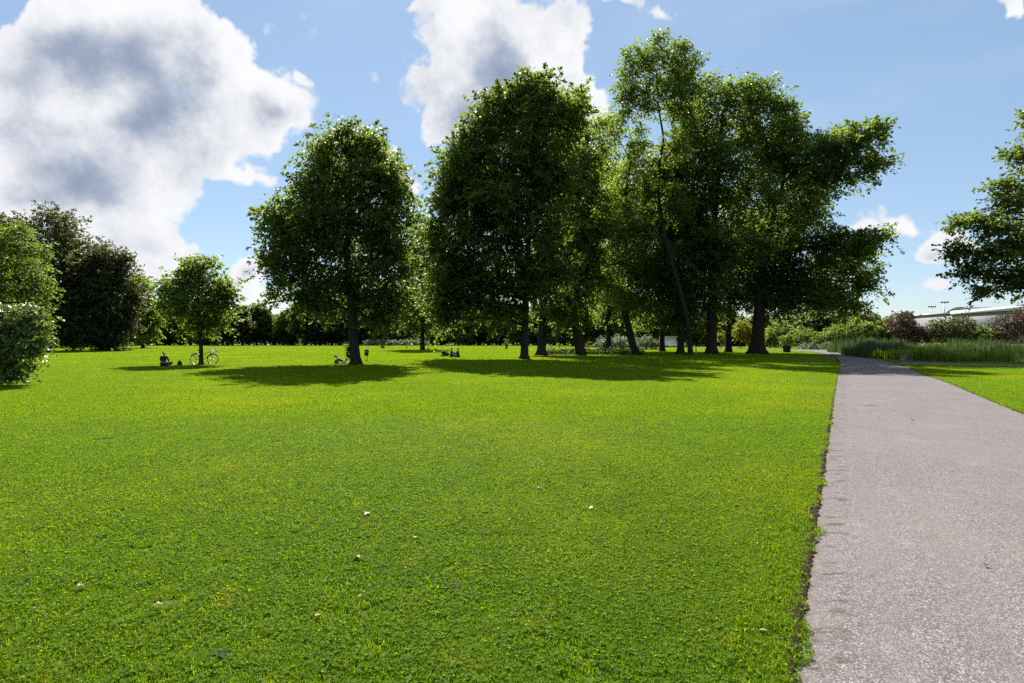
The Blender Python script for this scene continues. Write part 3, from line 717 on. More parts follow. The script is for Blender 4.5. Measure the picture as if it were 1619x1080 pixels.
make_tree('beech_tree', 'huge dark dense tree at the left, highest of the left mass', gd(555.5), [(70, 555.5), (70, 510), (70, 450), (72, 400)], 0.7,
          [(62, 370, 62, 42), (20, 385, 60, 50), (100, 400, 48, 44), (40, 440, 80, 60), (110, 450, 48, 48), (-40, 420, 80, 80), (60, 495, 80, 46), (110, 510, 36, 34), (-30, 510, 80, 40), (95, 537, 32, 14), (50, 537, 40, 14)], 46000, 0.34, L_DARK, 15, blen=2.0, droop=0.1)
make_tree('beech_tree', 'dark dense rounded tree right of the huge left one, sweeping to the ground', gd(554.5), [(165, 554.5), (165, 510), (166, 460), (168, 420)], 0.55,
          [(168, 410, 34, 32), (148, 425, 36, 40), (190, 440, 30, 40), (165, 470, 56, 44), (200, 485, 22, 36), (150, 510, 50, 34), (190, 520, 26, 24), (145, 538, 34, 13), (185, 540, 24, 10)], 24000, 0.34, L_DARK, 16, blen=1.9, droop=0.1)
make_tree('distant_tree', 'paler green tree at the right foot of the dark left mass', 104.0, [(226, 551), (226, 520), (226, 490)], 0.3,
          [(222, 460, 24, 24), (232, 485, 22, 26), (218, 500, 24, 24), (240, 510, 16, 16), (228, 522, 22, 14)], 9000, 0.36, L_LIGHT, 17, blen=1.8)
make_tree('feathery_tree', 'light green feathery tree leaning into the frame above the left bush', 36.0, [(-60, 578), (-50, 520), (-30, 440), (-10, 390)], 0.25,
          [(10, 375, 42, 24), (42, 395, 36, 18), (20, 420, 50, 24), (60, 440, 26, 16), (30, 462, 50, 22), (62, 482, 22, 16), (-60, 400, 70, 60), (-60, 480, 70, 50)], 18000, 0.15, L_LIME, 18, blen=0.8, droop=0.45, flat=0.2)
make_tree('leafy_bush', 'bright leafy bush at the left edge, branches brushing the lawn', 20.5, [(-25, 610), (-22, 570), (-18, 530)], 0.07,
          [(5, 500, 52, 24), (48, 510, 26, 18), (0, 545, 60, 34), (45, 548, 26, 24), (20, 580, 32, 22), (-10, 590, 40, 18), (-70, 540, 60, 60), (60, 535, 14, 8)], 13500, 0.12, L_BUSH, 19, blen=0.42, droop=0.35, flat=0.3)
make_tree('oak_tree', 'wide tree at the right edge, layered branches hanging over the lawn', 44.0, [(1745, 571), (1742, 500), (1738, 400), (1730, 300), (1720, 220)], 0.42,
          [(1640, 200, 34, 26), (1625, 250, 40, 22), (1680, 260, 50, 60), (1590, 295, 34, 14), (1610, 320, 46, 18), (1545, 345, 40, 12), (1515, 352, 20, 10), (1580, 362, 46, 14), (1520, 398, 38, 14), (1570, 402, 46, 16), (1620, 385, 46, 30),
           (1535, 430, 34, 12), (1590, 442, 46, 16), (1550, 462, 22, 10), (1630, 440, 46, 36), (1700, 380, 70, 70), (1700, 160, 46, 40), (1760, 300, 80, 120)], 33000, 0.25, L_LIME, 20, blen=1.15, droop=0.15, flat=0.22, dens=1.15)

# shrubs and bushes: blobs at their own distance
def bush(name, label, D, blobs, nleaf, lsize, mat, seed, blen=0.9, group=None, cat='bush', **kw):
    r = np.random.RandomState(seed)
    x0 = sum(b[0] for b in blobs) / len(blobs)
    org = Vector(((x0 - CX) / F * D, D, 0)); k = D / F
    t = empty(name, org, label, cat, group)
    bl = []
    for b in blobs:
        c = at(b[0], b[1], D) - org; c.y += r.uniform(-.3, .3) * b[2] * k
        bl.append((tuple(c), (b[2] * k, max(0.6, min(b[2], b[3] * 2) * k), b[3] * k)))
    g = crown_geo(r, bl, nleaf, lsize, blen, **kw)
    link('foliage', crown_mesh('foliage', g), mat, t)
    for c, q in bl:
        m = MB()
        for s in range(3):
            a = Vector((c[0] + r.uniform(-.3, .3) * q[0], c[1], 0)); e = Vector(c) + Vector((r.uniform(-.4, .4) * q[0], 0, r.uniform(-.2, .3) * q[2]))
            if e.z > 0.2: m.tube(bez(a, e, (r.uniform(-.2, .2), 0, 0.1), 4), [0.05, 0.04, 0.03, 0.015], 5)
        if m.v: m.build('stem', BARK, t)
    return t
bush('pale_shrub', 'pale variegated shrub behind the leaning trunks, the larger left one', 88.0, [(958, 543, 16, 9), (978, 541, 20, 12)], 4200, 0.22, L_PALE, 30)
bush('pale_shrub', 'pale variegated shrub behind the trunks, the right one beside the white van', 90.0, [(1020, 542, 16, 10), (1036, 543, 10, 8)], 3000, 0.22, L_PALE, 31)
bush('yellow_bush', 'yellow green bush glowing between two dark trunks', 100.0, [(1172, 522, 14, 16), (1184, 528, 10, 14), (1140, 532, 8, 10)], 3600, 0.3, L_YEL, 32)
bush('garden_bush', 'green bush to the right of the massive trunk', 105.0, [(1232, 525, 22, 20), (1216, 536, 12, 12)], 3400, 0.34, L_MID, 33)
bush('garden_bush', 'low mixed shrub where the path bends out of sight', 100.0, [(1270, 532, 20, 14), (1296, 536, 16, 10)], 3000, 0.3, L_MID, 34)
bush('garden_bush', 'grey green low planting beside the far path bend', 92.0, [(1280, 547, 14, 5), (1305, 547, 12, 6)], 2200, 0.22, L_PALE, 35)
bush('waterside_bush', 'rounded green bush under the overhanging crown beyond the pond', 98.0, [(1345, 525, 26, 16), (1320, 530, 20, 14)], 4200, 0.32, L_LIME, 36)
bush('waterside_bush', 'brownish red bush with rough top left of the grey hall', 96.0, [(1432, 508, 20, 18), (1410, 522, 22, 16), (1440, 528, 22, 12)], 5200, 0.30, L_RED, 37)
bush('waterside_bush', 'yellowish green small bush between the red bush and the dark overhanging crown', 97.0, [(1385, 528, 18, 14), (1374, 518, 12, 12)], 2800, 0.30, L_MID, 38)
bush('waterside_bush', 'dark green rounded bush in front of the grey hall', 95.0, [(1490, 520, 26, 18), (1520, 513, 20, 16), (1465, 528, 20, 12), (1510, 530, 26, 10)], 7000, 0.30, L_DARK, 39)
bush('waterside_bush', 'lighter green bush between the dark bush and the brown bush on the right', 93.0, [(1548, 528, 14, 14), (1560, 534, 14, 10)], 2600, 0.28, L_LIGHT, 40)
bush('waterside_bush', 'tall brownish bush rising at the right edge beyond the pond', 92.0, [(1592, 515, 24, 20), (1625, 505, 30, 26), (1580, 530, 24, 12), (1660, 515, 30, 24)], 8000, 0.30, L_RED, 41)
for i, (px, w, h) in enumerate(((590, 16, 4.0), (615, 14, 4.5), (640, 16, 4.2), (664, 14, 4.4))):
    bush('low_hedge', 'low pale hedge at the far end of the field, ' + ('leftmost', 'second from left', 'second from right', 'rightmost')[i] + ' of four clumps', 143.0, [(px, 541.5, w, h)], 1500, 0.28, L_PALE, 50 + i, group='low pale hedge clumps at the field end', blen=0.8)

def far_wood():
    r = np.random.RandomState(55); D = 206.0; bl = []
    for x in np.arange(-175, 128, 6.0):
        bl.append(((x + r.uniform(-1, 1), r.uniform(-3, 3), 2.2), (4.2, 3.0, 2.6))); bl.append(((x + r.uniform(-2, 2), r.uniform(-3, 3), r.uniform(4.5, 7)), (4.2, 3.0, 2.8)))
    g = crown_geo(r, bl, 30000, 0.85, 2.2); o = link('far_wood', crown_mesh('far_wood', g), L_LIME); o.location = (0, D, 0)
    props(o, 'far dark wood closing the view behind the tree rows', 'wood', kind='stuff')
far_wood()
# brush pile under the clump
def brush_pile():
    D = 61.0; r = np.random.RandomState(77)
    t = empty('brush_pile', ((935 - CX) / F * D, D, 0), 'long low heap of cut branches and leaves under the clump', 'brush pile')
    for i in range(60):
        m = MB(); x = r.uniform(-5.2, 5.2); y = r.uniform(-0.9, 0.9); a = r.uniform(-0.9, 0.9); L = r.uniform(0.7, 1.8); hz = (1 - (x / 5.8) ** 2) * 0.75
        c = Vector((x, y, r.uniform(0.1, 0.9) * hz + 0.08)); e = Vector((math.cos(a) * L / 2, math.sin(a) * L * 0.4, r.uniform(-.25, .35) * L / 2))
        lo = c - e; lo.z = max(lo.z, 0.04); hi = c + e; hi.z = max(hi.z, 0.04)
        m.tube([lo, c + Vector((0, 0, 0.06)), hi], [0.035, 0.03, 0.012], 5); m.build('branch', BARK_PALE, t)
    bl = [((x, 0, 0.25), (1.1, 0.9, 0.45)) for x in np.linspace(-4.6, 4.6, 9)]
    g = crown_geo(r, bl, 5200, 0.16, 0.5, zmin=0.1); link('dead_leaves', crown_mesh('dead_leaves', g), L_DARK, t)
brush_pile()

# far tree line: five kinds built once, copied with their parts
def far_kinds():
    kinds = []
    for s in range(6):
        r = np.random.RandomState(200 + s); H = 10.5
        m = MB(); m.tube([(0, 0, -0.1), (0.05, 0, 1.5), (r.uniform(-.2, .2), 0, 4), (r.uniform(-.3, .3), 0, 7.5)], [0.32, 0.24, 0.18, 0.06], 7)
        for q in range(4):
            a = r.uniform(0, 6.28); m.tube([(0, 0, 2.5 + q), (math.cos(a) * 1.2, math.sin(a) * 1.2, 4 + q), (math.cos(a) * 2.2, math.sin(a) * 2.2, 5.2 + q)], [0.1, 0.07, 0.03], 5)
        lo = (1.2, 3.2, 2.0, 1.0, 3.4, 1.6)[s]; wd = (1.0, 0.8, 1.25, 0.9, 1.1, 1.4)[s]; n_ = 9
        bl = []
        for q in range(n_):
            f = (q + r.uniform(0, .8)) / n_; z = lo + (9.6 - lo) * f; w = wd * (0.9 + 2.6 * math.sin(math.pi * min(1, 0.28 + 0.72 * f)) ** 0.8)
            a = r.uniform(0, 6.28); e = r.uniform(0.2, 0.9) * w * 0.7
            bl.append(((math.cos(a) * e, math.sin(a) * e, z), (w * r.uniform(.5, .8), w * .65, r.uniform(0.9, 1.5))))
        bl.append(((r.uniform(-.5, .5), 0, 9.6), (0.9, 0.9, 0.8)))
        g = crown_geo(r, bl, 6000, 0.58, 1.4)
        kinds.append((m.mesh('trunk'), crown_mesh('crown', g)))
    return kinds
KINDS = far_kinds()
_far = {}
def far_tree(px, D, top, kind, mat, label, group, seed):
    r = random.Random(seed); x = (px - CX) / F * D; H = (HOR - top) / F * D + CAMH; s = H / 10.3
    t = empty('distant_tree', (x, D, 0), label, 'tree', group, r.uniform(0, 6.28)); t.scale = (s * r.uniform(0.95, 1.35), s * r.uniform(0.95, 1.2), s)
    key = (kind, mat.name)
    if key not in _far:
        tm, cm = KINDS[kind][0].copy(), KINDS[kind][1].copy(); tm.materials.append(BARK); cm.materials.append(mat)
        _far[key] = (bpy.data.objects.new('trunk', tm), bpy.data.objects.new('crown', cm)); first = True
    else: first = False
    for src in _far[key]:
        o = src if first else src.copy()
        C.objects.link(o); o.parent = t
rr = random.Random(5)
seed = 0
ORD = ['leftmost', 'second', 'third', 'fourth', 'fifth', 'sixth', 'seventh', 'eighth', 'ninth', 'tenth', 'eleventh', 'twelfth']
def row(x0, x1, step, D0, D1, tops, mats, label, group, order=False):
    global seed
    x = x0; q = 0
    while x < x1:
        seed += 1
        far_tree(x, rr.uniform(D0, D1), rr.uniform(*tops), rr.randrange(6), rr.choice(mats), (label + (', leftmost of the row' if q == 0 else ', %s from the left' % ORD[q])) if order else label, group, seed); q += 1
        x += step * rr.uniform(0.75, 1.25)
row(205, 345, 15, 150, 160, (470, 500), [L_MID, L_LIME], 'distant tree of the bare trunked row behind the young tree', 'distant row of trees behind the young tree', True)
row(352, 500, 14, 147, 158, (468, 500), [L_LIME, L_DARK, L_MID], 'distant dark tree at the field end left of the solitary tree', 'distant trees left of the solitary tree', True)
row(505, 720, 18, 150, 166, (462, 498), [L_LIME, L_MID], 'distant tree at the field end behind the solitary tree', 'distant trees behind the solitary tree')
row(725, 900, 17, 145, 156, (466, 498), [L_LIME, L_MID, L_LIGHT], 'distant tree at the field end behind the domed tree', 'distant trees behind the domed tree')
row(905, 1060, 17, 118, 135, (462, 492), [L_LIGHT, L_MID], 'distant sunlit tree behind the leaning trunks', 'distant trees behind the leaning trunks')
row(1065, 1330, 19, 122, 140, (478, 500), [L_LIME, L_LIME, L_DARK], 'distant tree behind the massive trunk and the path bend', 'distant trees behind the path bend')
row(1335, 1440, 19, 125, 140, (488, 505), [L_LIME, L_DARK], 'distant tree beyond the pond under the overhanging crown', 'distant trees beyond the pond', True)
row(-150, 200, 24, 120, 150, (440, 480), [L_DARK, L_MID], 'distant tree behind the dark left mass', 'distant trees behind the left mass')

# dark clipped undergrowth hedges closing the view under the far crowns
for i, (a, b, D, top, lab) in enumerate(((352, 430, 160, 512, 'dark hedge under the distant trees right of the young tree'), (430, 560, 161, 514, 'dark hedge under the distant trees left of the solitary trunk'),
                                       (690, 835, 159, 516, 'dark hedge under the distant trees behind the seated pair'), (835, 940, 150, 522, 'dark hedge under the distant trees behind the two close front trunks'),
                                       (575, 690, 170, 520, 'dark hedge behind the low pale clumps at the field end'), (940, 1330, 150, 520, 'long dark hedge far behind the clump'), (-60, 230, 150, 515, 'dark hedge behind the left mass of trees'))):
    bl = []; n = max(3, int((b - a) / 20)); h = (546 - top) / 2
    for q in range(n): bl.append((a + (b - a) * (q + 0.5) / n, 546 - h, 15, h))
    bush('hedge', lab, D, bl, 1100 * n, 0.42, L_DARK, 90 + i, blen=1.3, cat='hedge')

# ------------------------------------------------------------------ reeds and waterside plants
def reeds(name, label, poly, n, h, w, mat, seed):
    r = np.random.RandomState(seed); lo, hi = poly.min(0), poly.max(0)
    p = r.uniform(lo, hi, (n * 6, 2)); p = p[inside(poly, p[:, 0], p[:, 1])][:n]; n = len(p)
    hh = h * r.uniform(0.55, 1.1, n) * (1 + 0.20 * np.sin(p[:, 0] * 1.7 + seed) * np.sin(p[:, 1] * 0.9) + 0.10 * np.sin(p[:, 0] * 0.55 + 2 * seed))
    cc = p[r.choice(n, 70, False)]; cf = r.uniform(0.62, 1.18, 70); near = np.argmin(((p[:, None, :] - cc[None]) ** 2).sum(2), 1); hh = hh * cf[near]; bb = r.uniform(0, 1, 70)[near]; a = r.uniform(0, 6.28, n); lean = hh * np.abs(r.normal(0.16, 0.10, n)); ww = w * r.uniform(0.6, 1.3, n)
    ta = r.uniform(0, 6.28, n); sx, sy = np.cos(ta) * ww / 2, np.sin(ta) * ww / 2; z0 = np.full(n, -0.3)
    co = []
    for f, g in ((0, 1), (0.5, 1.0), (0.85, 0.7)):
        X = p[:, 0] + np.cos(a) * lean * f * f; Y = p[:, 1] + np.sin(a) * lean * f * f; Z = z0 + (hh + 0.3) * f
        co += [np.c_[X - sx * g, Y - sy * g, Z], np.c_[X + sx * g, Y + sy * g, Z]]
    co.append(np.c_[p[:, 0] + np.cos(a) * lean * 1.5, p[:, 1] + np.sin(a) * lean * 1.5, z0 + (hh + 0.3) * 0.97])
    co = np.stack(co, 1).reshape(-1, 3); k = np.arange(n) * 7
    q = np.vstack([np.c_[k, k + 1, k + 3, k + 2], np.c_[k + 2, k + 3, k + 5, k + 4]]); t = np.c_[k + 4, k + 5, k + 6]
    me = np_mesh(name, co, q, t, attrs={'v': np.repeat(r.uniform(0, 1, n), 7), 'b': np.repeat(bb, 7)})
    return props(link(name, me, mat), label, 'reeds', kind='stuff')
reeds('reeds', 'tall grey green reed bed along the far side of the pond', np.array([(39, 70), (46, 65.5), (60, 67), (84, 68), (112, 70), (112, 76), (84, 74), (60, 73), (47, 72), (42, 76)]), 15000, 1.75, 0.05, L_REED, 1)
reeds('reeds', 'dark green reed bed at the left end of the pond near the path', np.array([(31, 50.5), (33.5, 47), (35, 48.5), (38, 56), (47, 65), (46, 70), (41, 72), (36, 62)]), 9000, 1.35, 0.045, L_REED, 2)
reeds('waterside_plants', 'bright yellow green waterside plants in front of the pond', np.array([(31.2, 45.5), (33, 42.2), (37, 41.4), (35.5, 43.8), (34.2, 45.6), (33.6, 49.5), (31.2, 50.0)]), 4200, 1.05, 0.05, L_IRIS, 3)

def boulder():
    D = gd(569.5); x = (1437 - CX) / F * D; r = np.random.RandomState(4)
    m = MB(); prof = [(0.66, -0.1), (0.66, 0.12), (0.55, 0.32), (0.36, 0.44), (0.14, 0.49), (0.0, 0.50)]
    m.lathe(prof, 18)
    for v in m.v:
        n = 1 + 0.10 * math.sin(v.x * 7 + 1) + 0.08 * math.sin(v.y * 9) + 0.05 * math.sin(v.z * 15 + v.x * 4)
        v.x *= n * 1.0; v.y *= n * 0.8; v.z *= 1 + 0.1 * math.sin(v.x * 6)
    o = m.build('boulder', plain('boulder_stone', (0.16, 0.155, 0.17), 0.85, bump=0.8, bscale=6, var=0.4)); o.location = (x, D, 0)
    props(o, 'bluish grey boulder at the path bend before the reeds', 'boulder')
boulder()

# ------------------------------------------------------------------ hall and floodlight masts
WALLG = plain('cladding_grey', (0.15, 0.15, 0.1613), 0.7, bscale=0.4); WHITE = plain('white_panel', (0.585, 0.5925, 0.6), 0.5, bscale=1.0, var=0.05); ROOFB = plain('roof_blue_grey', (0.1875, 0.21, 0.255), 0.6, bscale=0.5)
STEEL = plain('galvanised_steel', (0.35, 0.36, 0.37), 0.45, metal=0.7)
def hall():
    A, B = Vector((165.0, 175.0, 0)), Vector((176.5, 262.0, 0))       # visible long wall, receding to the left
    t = empty('grey_hall', A, 'long grey hall with white roof edge beyond the bushes at the right', 'building')
    u = (B - A); L = u.length; u.normalize(); rz = math.atan2(u.y, u.x); t.rotation_euler = (0, 0, rz)
    H = 11.8; W = 55.0                                                # local x runs along the wall, local -y is its outside right... body lies on +X world side
    m = MB(); m.box((L / 2, -W / 2, H / 2), (L, W, H)); m.build('wall', WALLG, t, smooth=False)
    m = MB(); m.box((L * 0.27, 0.10, H + 0.1), (L * 0.54, 0.5, 1.3)); m.build('fascia', WHITE, t, smooth=False)
    m = MB(); m.box((L * 0.77, 0.08, H + 0.05), (L * 0.46, 0.4, 0.45)); m.build('roof_edge', WHITE, t, smooth=False)
    poly = [(-9 + 18 * q / 14, 2.2 * math.sin(math.pi * q / 14)) for q in range(15)]
    m = MB(); m.prism([(L * 0.50 + x, H + z) for x, z in poly], -30, -0.6); m.build('vaulted_roof', ROOFB, t)
hall()
def mast(px, top, D, label):
    x = (px - CX) / F * D; H = (HOR - top) / F * D + CAMH
    t = empty('floodlight_mast', (x, D, 0), label, 'floodlight mast', 'floodlight masts behind the hall')
    m = MB(); m.tube([(0, 0, -0.1), (0, 0, H)], [0.35, 0.18], 8); m.build('pole', STEEL, t)
    m = MB(); m.box((0, 0, H - 0.2), (4.2, 0.25, 0.3)); m.build('crossbar', STEEL, t, smooth=False)
    for q in range(4):
        m = MB(); m.box((-1.65 + q * 1.1, -0.2, H + 0.2), (0.7, 0.5, 0.6)); m.build('floodlight', STEEL, t, smooth=False)
mast(1473, 485, 300, 'smaller floodlight mast above the hall roof, the left one')
mast(1493, 478, 280, 'taller floodlight mast above the hall roof, the right one')

# ------------------------------------------------------------------ small things
BLACK = plain('black_plastic', (0.015, 0.015, 0.017), 0.5); RUBBER = plain('rubber', (0.012, 0.012, 0.012), 0.8)
CHROME = plain('bright_metal', (0.6, 0.6, 0.62), 0.25, metal=1.0); FRAME = plain('bike_paint', (0.02, 0.025, 0.035), 0.35); BASKET = plain('basket_wire', (0.45, 0.45, 0.44), 0.5, metal=0.4)
GLASS = plain('dark_glass', (0.02, 0.025, 0.03), 0.08); PAINTW = plain('van_white', (0.80, 0.80, 0.80), 0.35, var=0.04); WOOD = plain('grey_wood', (0.22, 0.19, 0.15), 0.85, bump=0.5); CLAY = plain('dark_tub', (0.03, 0.028, 0.026), 0.7, bump=0.3)
DRY = leaf_mat('dry_leaf', (0.15, 0.09, 0.04), (0.28, 0.19, 0.09), (0.2, 0.12, 0.05), 0.25); STRAW = leaf_mat('straw', (0.22, 0.17, 0.075), (0.34, 0.27, 0.13), (0.25, 0.19, 0.08), 0.25)

def bicycle(px, py, rz):
    D = gd(py); t = empty('bicycle', ((px - CX) / F * D, D, 0), 'dark city bicycle leaning against the young tree', 'bicycle', rz=rz)
    R = 0.345
    def tb(name, segs, rad, mat, parent=t):
        m = MB()
        for s in segs: m.tube(s, rad, 8)
        return m.build(name, mat, parent)
    rear, front = (-0.53, 0, R), (0.57, 0, R)
    bb, st, hd, hb = (-0.08, 0, 0.29), (-0.22, 0, 0.80), (0.38, 0, 0.86), (0.43, 0, 0.70)
    for c in (rear, front):
        w = empty('wheel', c, None, None); w.parent = t
        ring = [(R * math.cos(a), 0, R * math.sin(a)) for a in np.linspace(0, 2 * math.pi, 28, endpoint=False)]
        MB().tube(ring, 0.021, 6, closed=True).build('tyre', RUBBER, w)
        MB().tube([Vector(p) * 0.93 for p in ring], 0.012, 6, closed=True).build('rim', CHROME, w)
        m = MB()
        for q in range(14):
            a = q * 2 * math.pi / 14; m.tube([(0.02 * math.cos(a + 1), 0.02 * (-1) ** q, 0.02 * math.sin(a + 1)), (R * 0.92 * math.cos(a), 0, R * 0.92 * math.sin(a))], 0.0022, 4, cap=False)
        m.build('spokes', CHROME, w); MB().tube([(0, -0.05, 0), (0, 0.05, 0)], 0.022, 8).build('hub', CHROME, w)
        ar = np.linspace(0.15, 2.5, 14) if c is rear else np.linspace(0.75, 2.9, 14)
        MB().tube([(c[0] + (R + .035) * math.cos(a), 0, c[2] + (R + .035) * math.sin(a)) for a in ar], 0.022, 6).build('mudguard', FRAME, t)
    tb('frame', [[bb, st], [bb, hb], [(-0.17, 0, 0.62), hd], [bb, rear], [st, (-0.36, 0, 0.58), rear], [hb, hd]], 0.019, FRAME)
    tb('fork', [[hb, (0.46, 0.045, 0.55), (0.57, 0.05, R)], [hb, (0.46, -0.045, 0.55), (0.57, -0.05, R)]], 0.013, FRAME)
    tb('handlebar', [[hd, (0.36, 0, 1.02)], [(0.36, 0, 1.02), (0.33, 0.20, 1.05), (0.18, 0.29, 1.02)], [(0.36, 0, 1.02), (0.33, -0.20, 1.05), (0.18, -0.29, 1.02)]], 0.013, CHROME)
    m = MB(); m.tube([(-0.40, 0, 0.95), (-0.28, 0, 0.96), (-0.12, 0, 0.94)], [0.085, 0.075, 0.025], 10)
    for v in m.v: v.z = 0.95 + (v.z - 0.95) * 0.45
    m.build('saddle', BLACK, t); tb('seat_post', [[st, (-0.26, 0, 0.93)]], 0.014, CHROME)
    tb('luggage_rack', [[(-0.28, 0.05, 0.74), (-0.82, 0.05, 0.75)], [(-0.28, -0.05, 0.74), (-0.82, -0.05, 0.75)], [(-0.75, 0.05, 0.75), rear], [(-0.75, -0.05, 0.75), rear]], 0.008, FRAME)
    m = MB()
    for q in range(9):
        a = -0.17 + q * 0.0425
        m.tube([(0.50, a, 1.0), (0.52, a, 0.78), (0.78, a, 0.78), (0.82, a, 1.0)], 0.006, 4)
    for z, e in ((1.0, 0.02), (0.89, 0.01), (0.79, 0.0)):
        m.tube([(0.50, -0.18, z), (0.80 + e, -0.18, z), (0.80 + e, 0.18, z), (0.50, 0.18, z)], 0.007, 4, closed=True)
    m.build('basket', BASKET, t)
    MB().tube([(-0.08, -0.06, 0.29), (-0.08, 0.06, 0.29)], 0.05, 12).build('crankset', CHROME, t)
    for s in (1, -1):
        MB().tube([(-0.08, 0.06 * s, 0.29), (-0.08 + 0.13 * s, 0.07 * s, 0.29 - 0.10 * s)], 0.011, 6).build('crank_arm', CHROME, t)
        MB().box((-0.08 + 0.13 * s, 0.12 * s, 0.29 - 0.10 * s), (0.09, 0.08, 0.025)).build('pedal', BLACK, t, smooth=False)
    tb('kickstand', [[(-0.40, -0.04, 0.30), (-0.46, -0.20, 0.01)]], 0.009, CHROME)
    return t
bk = bicycle(322, 576.4, math.radians(4)); bk.rotation_euler = (math.radians(-4), 0, math.radians(4))

# people
SKIN = plain('skin', (0.42, 0.26, 0.19), 0.55, var=0.08); HAIR_D = plain('hair_dark', (0.02, 0.014, 0.010), 0.6); HAIR_L = plain('hair_brown', (0.12, 0.07, 0.035), 0.6)
def cloth(n, c): return plain('cloth_' + n, c, 0.85, bump=0.2)
CL = {k: cloth(k, c) for k, c in dict(black=(0.018, 0.018, 0.02), navy=(0.02, 0.025, 0.05), grey=(0.10, 0.10, 0.11), white=(0.75, 0.75, 0.74), olive=(0.05, 0.055, 0.03), red=(0.25, 0.05, 0.05), denim=(0.05, 0.07, 0.13)).items()}
SHOE = plain('shoe', (0.05, 0.045, 0.04), 0.7)

def skin_mesh(name, V, E, R, root=0, sub=1):
    me = bpy.data.meshes.new(name); me.from_pydata([tuple(v) for v in V], E, []); me.update()
    o = bpy.data.objects.new(name, me); C.objects.link(o)
    md = o.modifiers.new('skin', 'SKIN'); md.use_smooth_shade = True; md.branch_smoothing = 0.6
    for i, s in enumerate(me.skin_vertices[0].data):
        r = R[i]; s.radius = r if isinstance(r, tuple) else (r, r); s.use_root = (i == root)
    sb = o.modifiers.new('sub', 'SUBSURF'); sb.levels = sub; sb.render_levels = sub
    dg = bpy.context.evaluated_depsgraph_get(); new = bpy.data.meshes.new_from_object(o.evaluated_get(dg)); new.name = name
    bpy.data.objects.remove(o); bpy.data.meshes.remove(me)
    new.polygons.foreach_set('use_smooth', np.ones(len(new.polygons), bool))
    return new

POSES = {
    # sitting on the ground, knees drawn up, arms round them; facing +x
    'sit': dict(pel=(0, 0, .12), spine=(-.05, 0, .30), chest=(.0, 0, .50), neck=(.04, 0, .66), head=(.08, 0, .78), top=(.09, 0, .86),
                sh=(.0, .17, .58), el=(.20, .24, .36), wr=(.40, .12, .34), hd=(.46, .06, .33), hip=(.02, .09, .12), kn=(.38, .12, .42), an=(.58, .10, .08), toe=(.72, .10, .045)),
    # sitting cross-legged, hands in the lap
    'cross': dict(pel=(0, 0, .12), spine=(-.01, 0, .30), chest=(.02, 0, .50), neck=(.03, 0, .67), head=(.05, 0, .79), top=(.055, 0, .87),
                  sh=(.0, .18, .59), el=(.06, .27, .34), wr=(.24, .14, .24), hd=(.30, .08, .22), hip=(.02, .09, .12), kn=(.34, .34, .20), an=(.36, -.06, .08), toe=(.34, -.18, .06)),
    # lying back on the elbows with the knees raised
    'recline': dict(pel=(0, 0, .11), spine=(-.17, 0, .18), chest=(-.33, 0, .30), neck=(-.44, 0, .42), head=(-.49, 0, .53), top=(-.50, 0, .61),
                    sh=(-.36, .18, .34), el=(-.42, .26, .06), wr=(-.18, .28, .05), hd=(-.10, .28, .05), hip=(.03, .09, .11), kn=(.36, .11, .44), an=(.56, .10, .08), toe=(.70, .10, .045)),
}
_pm = {}
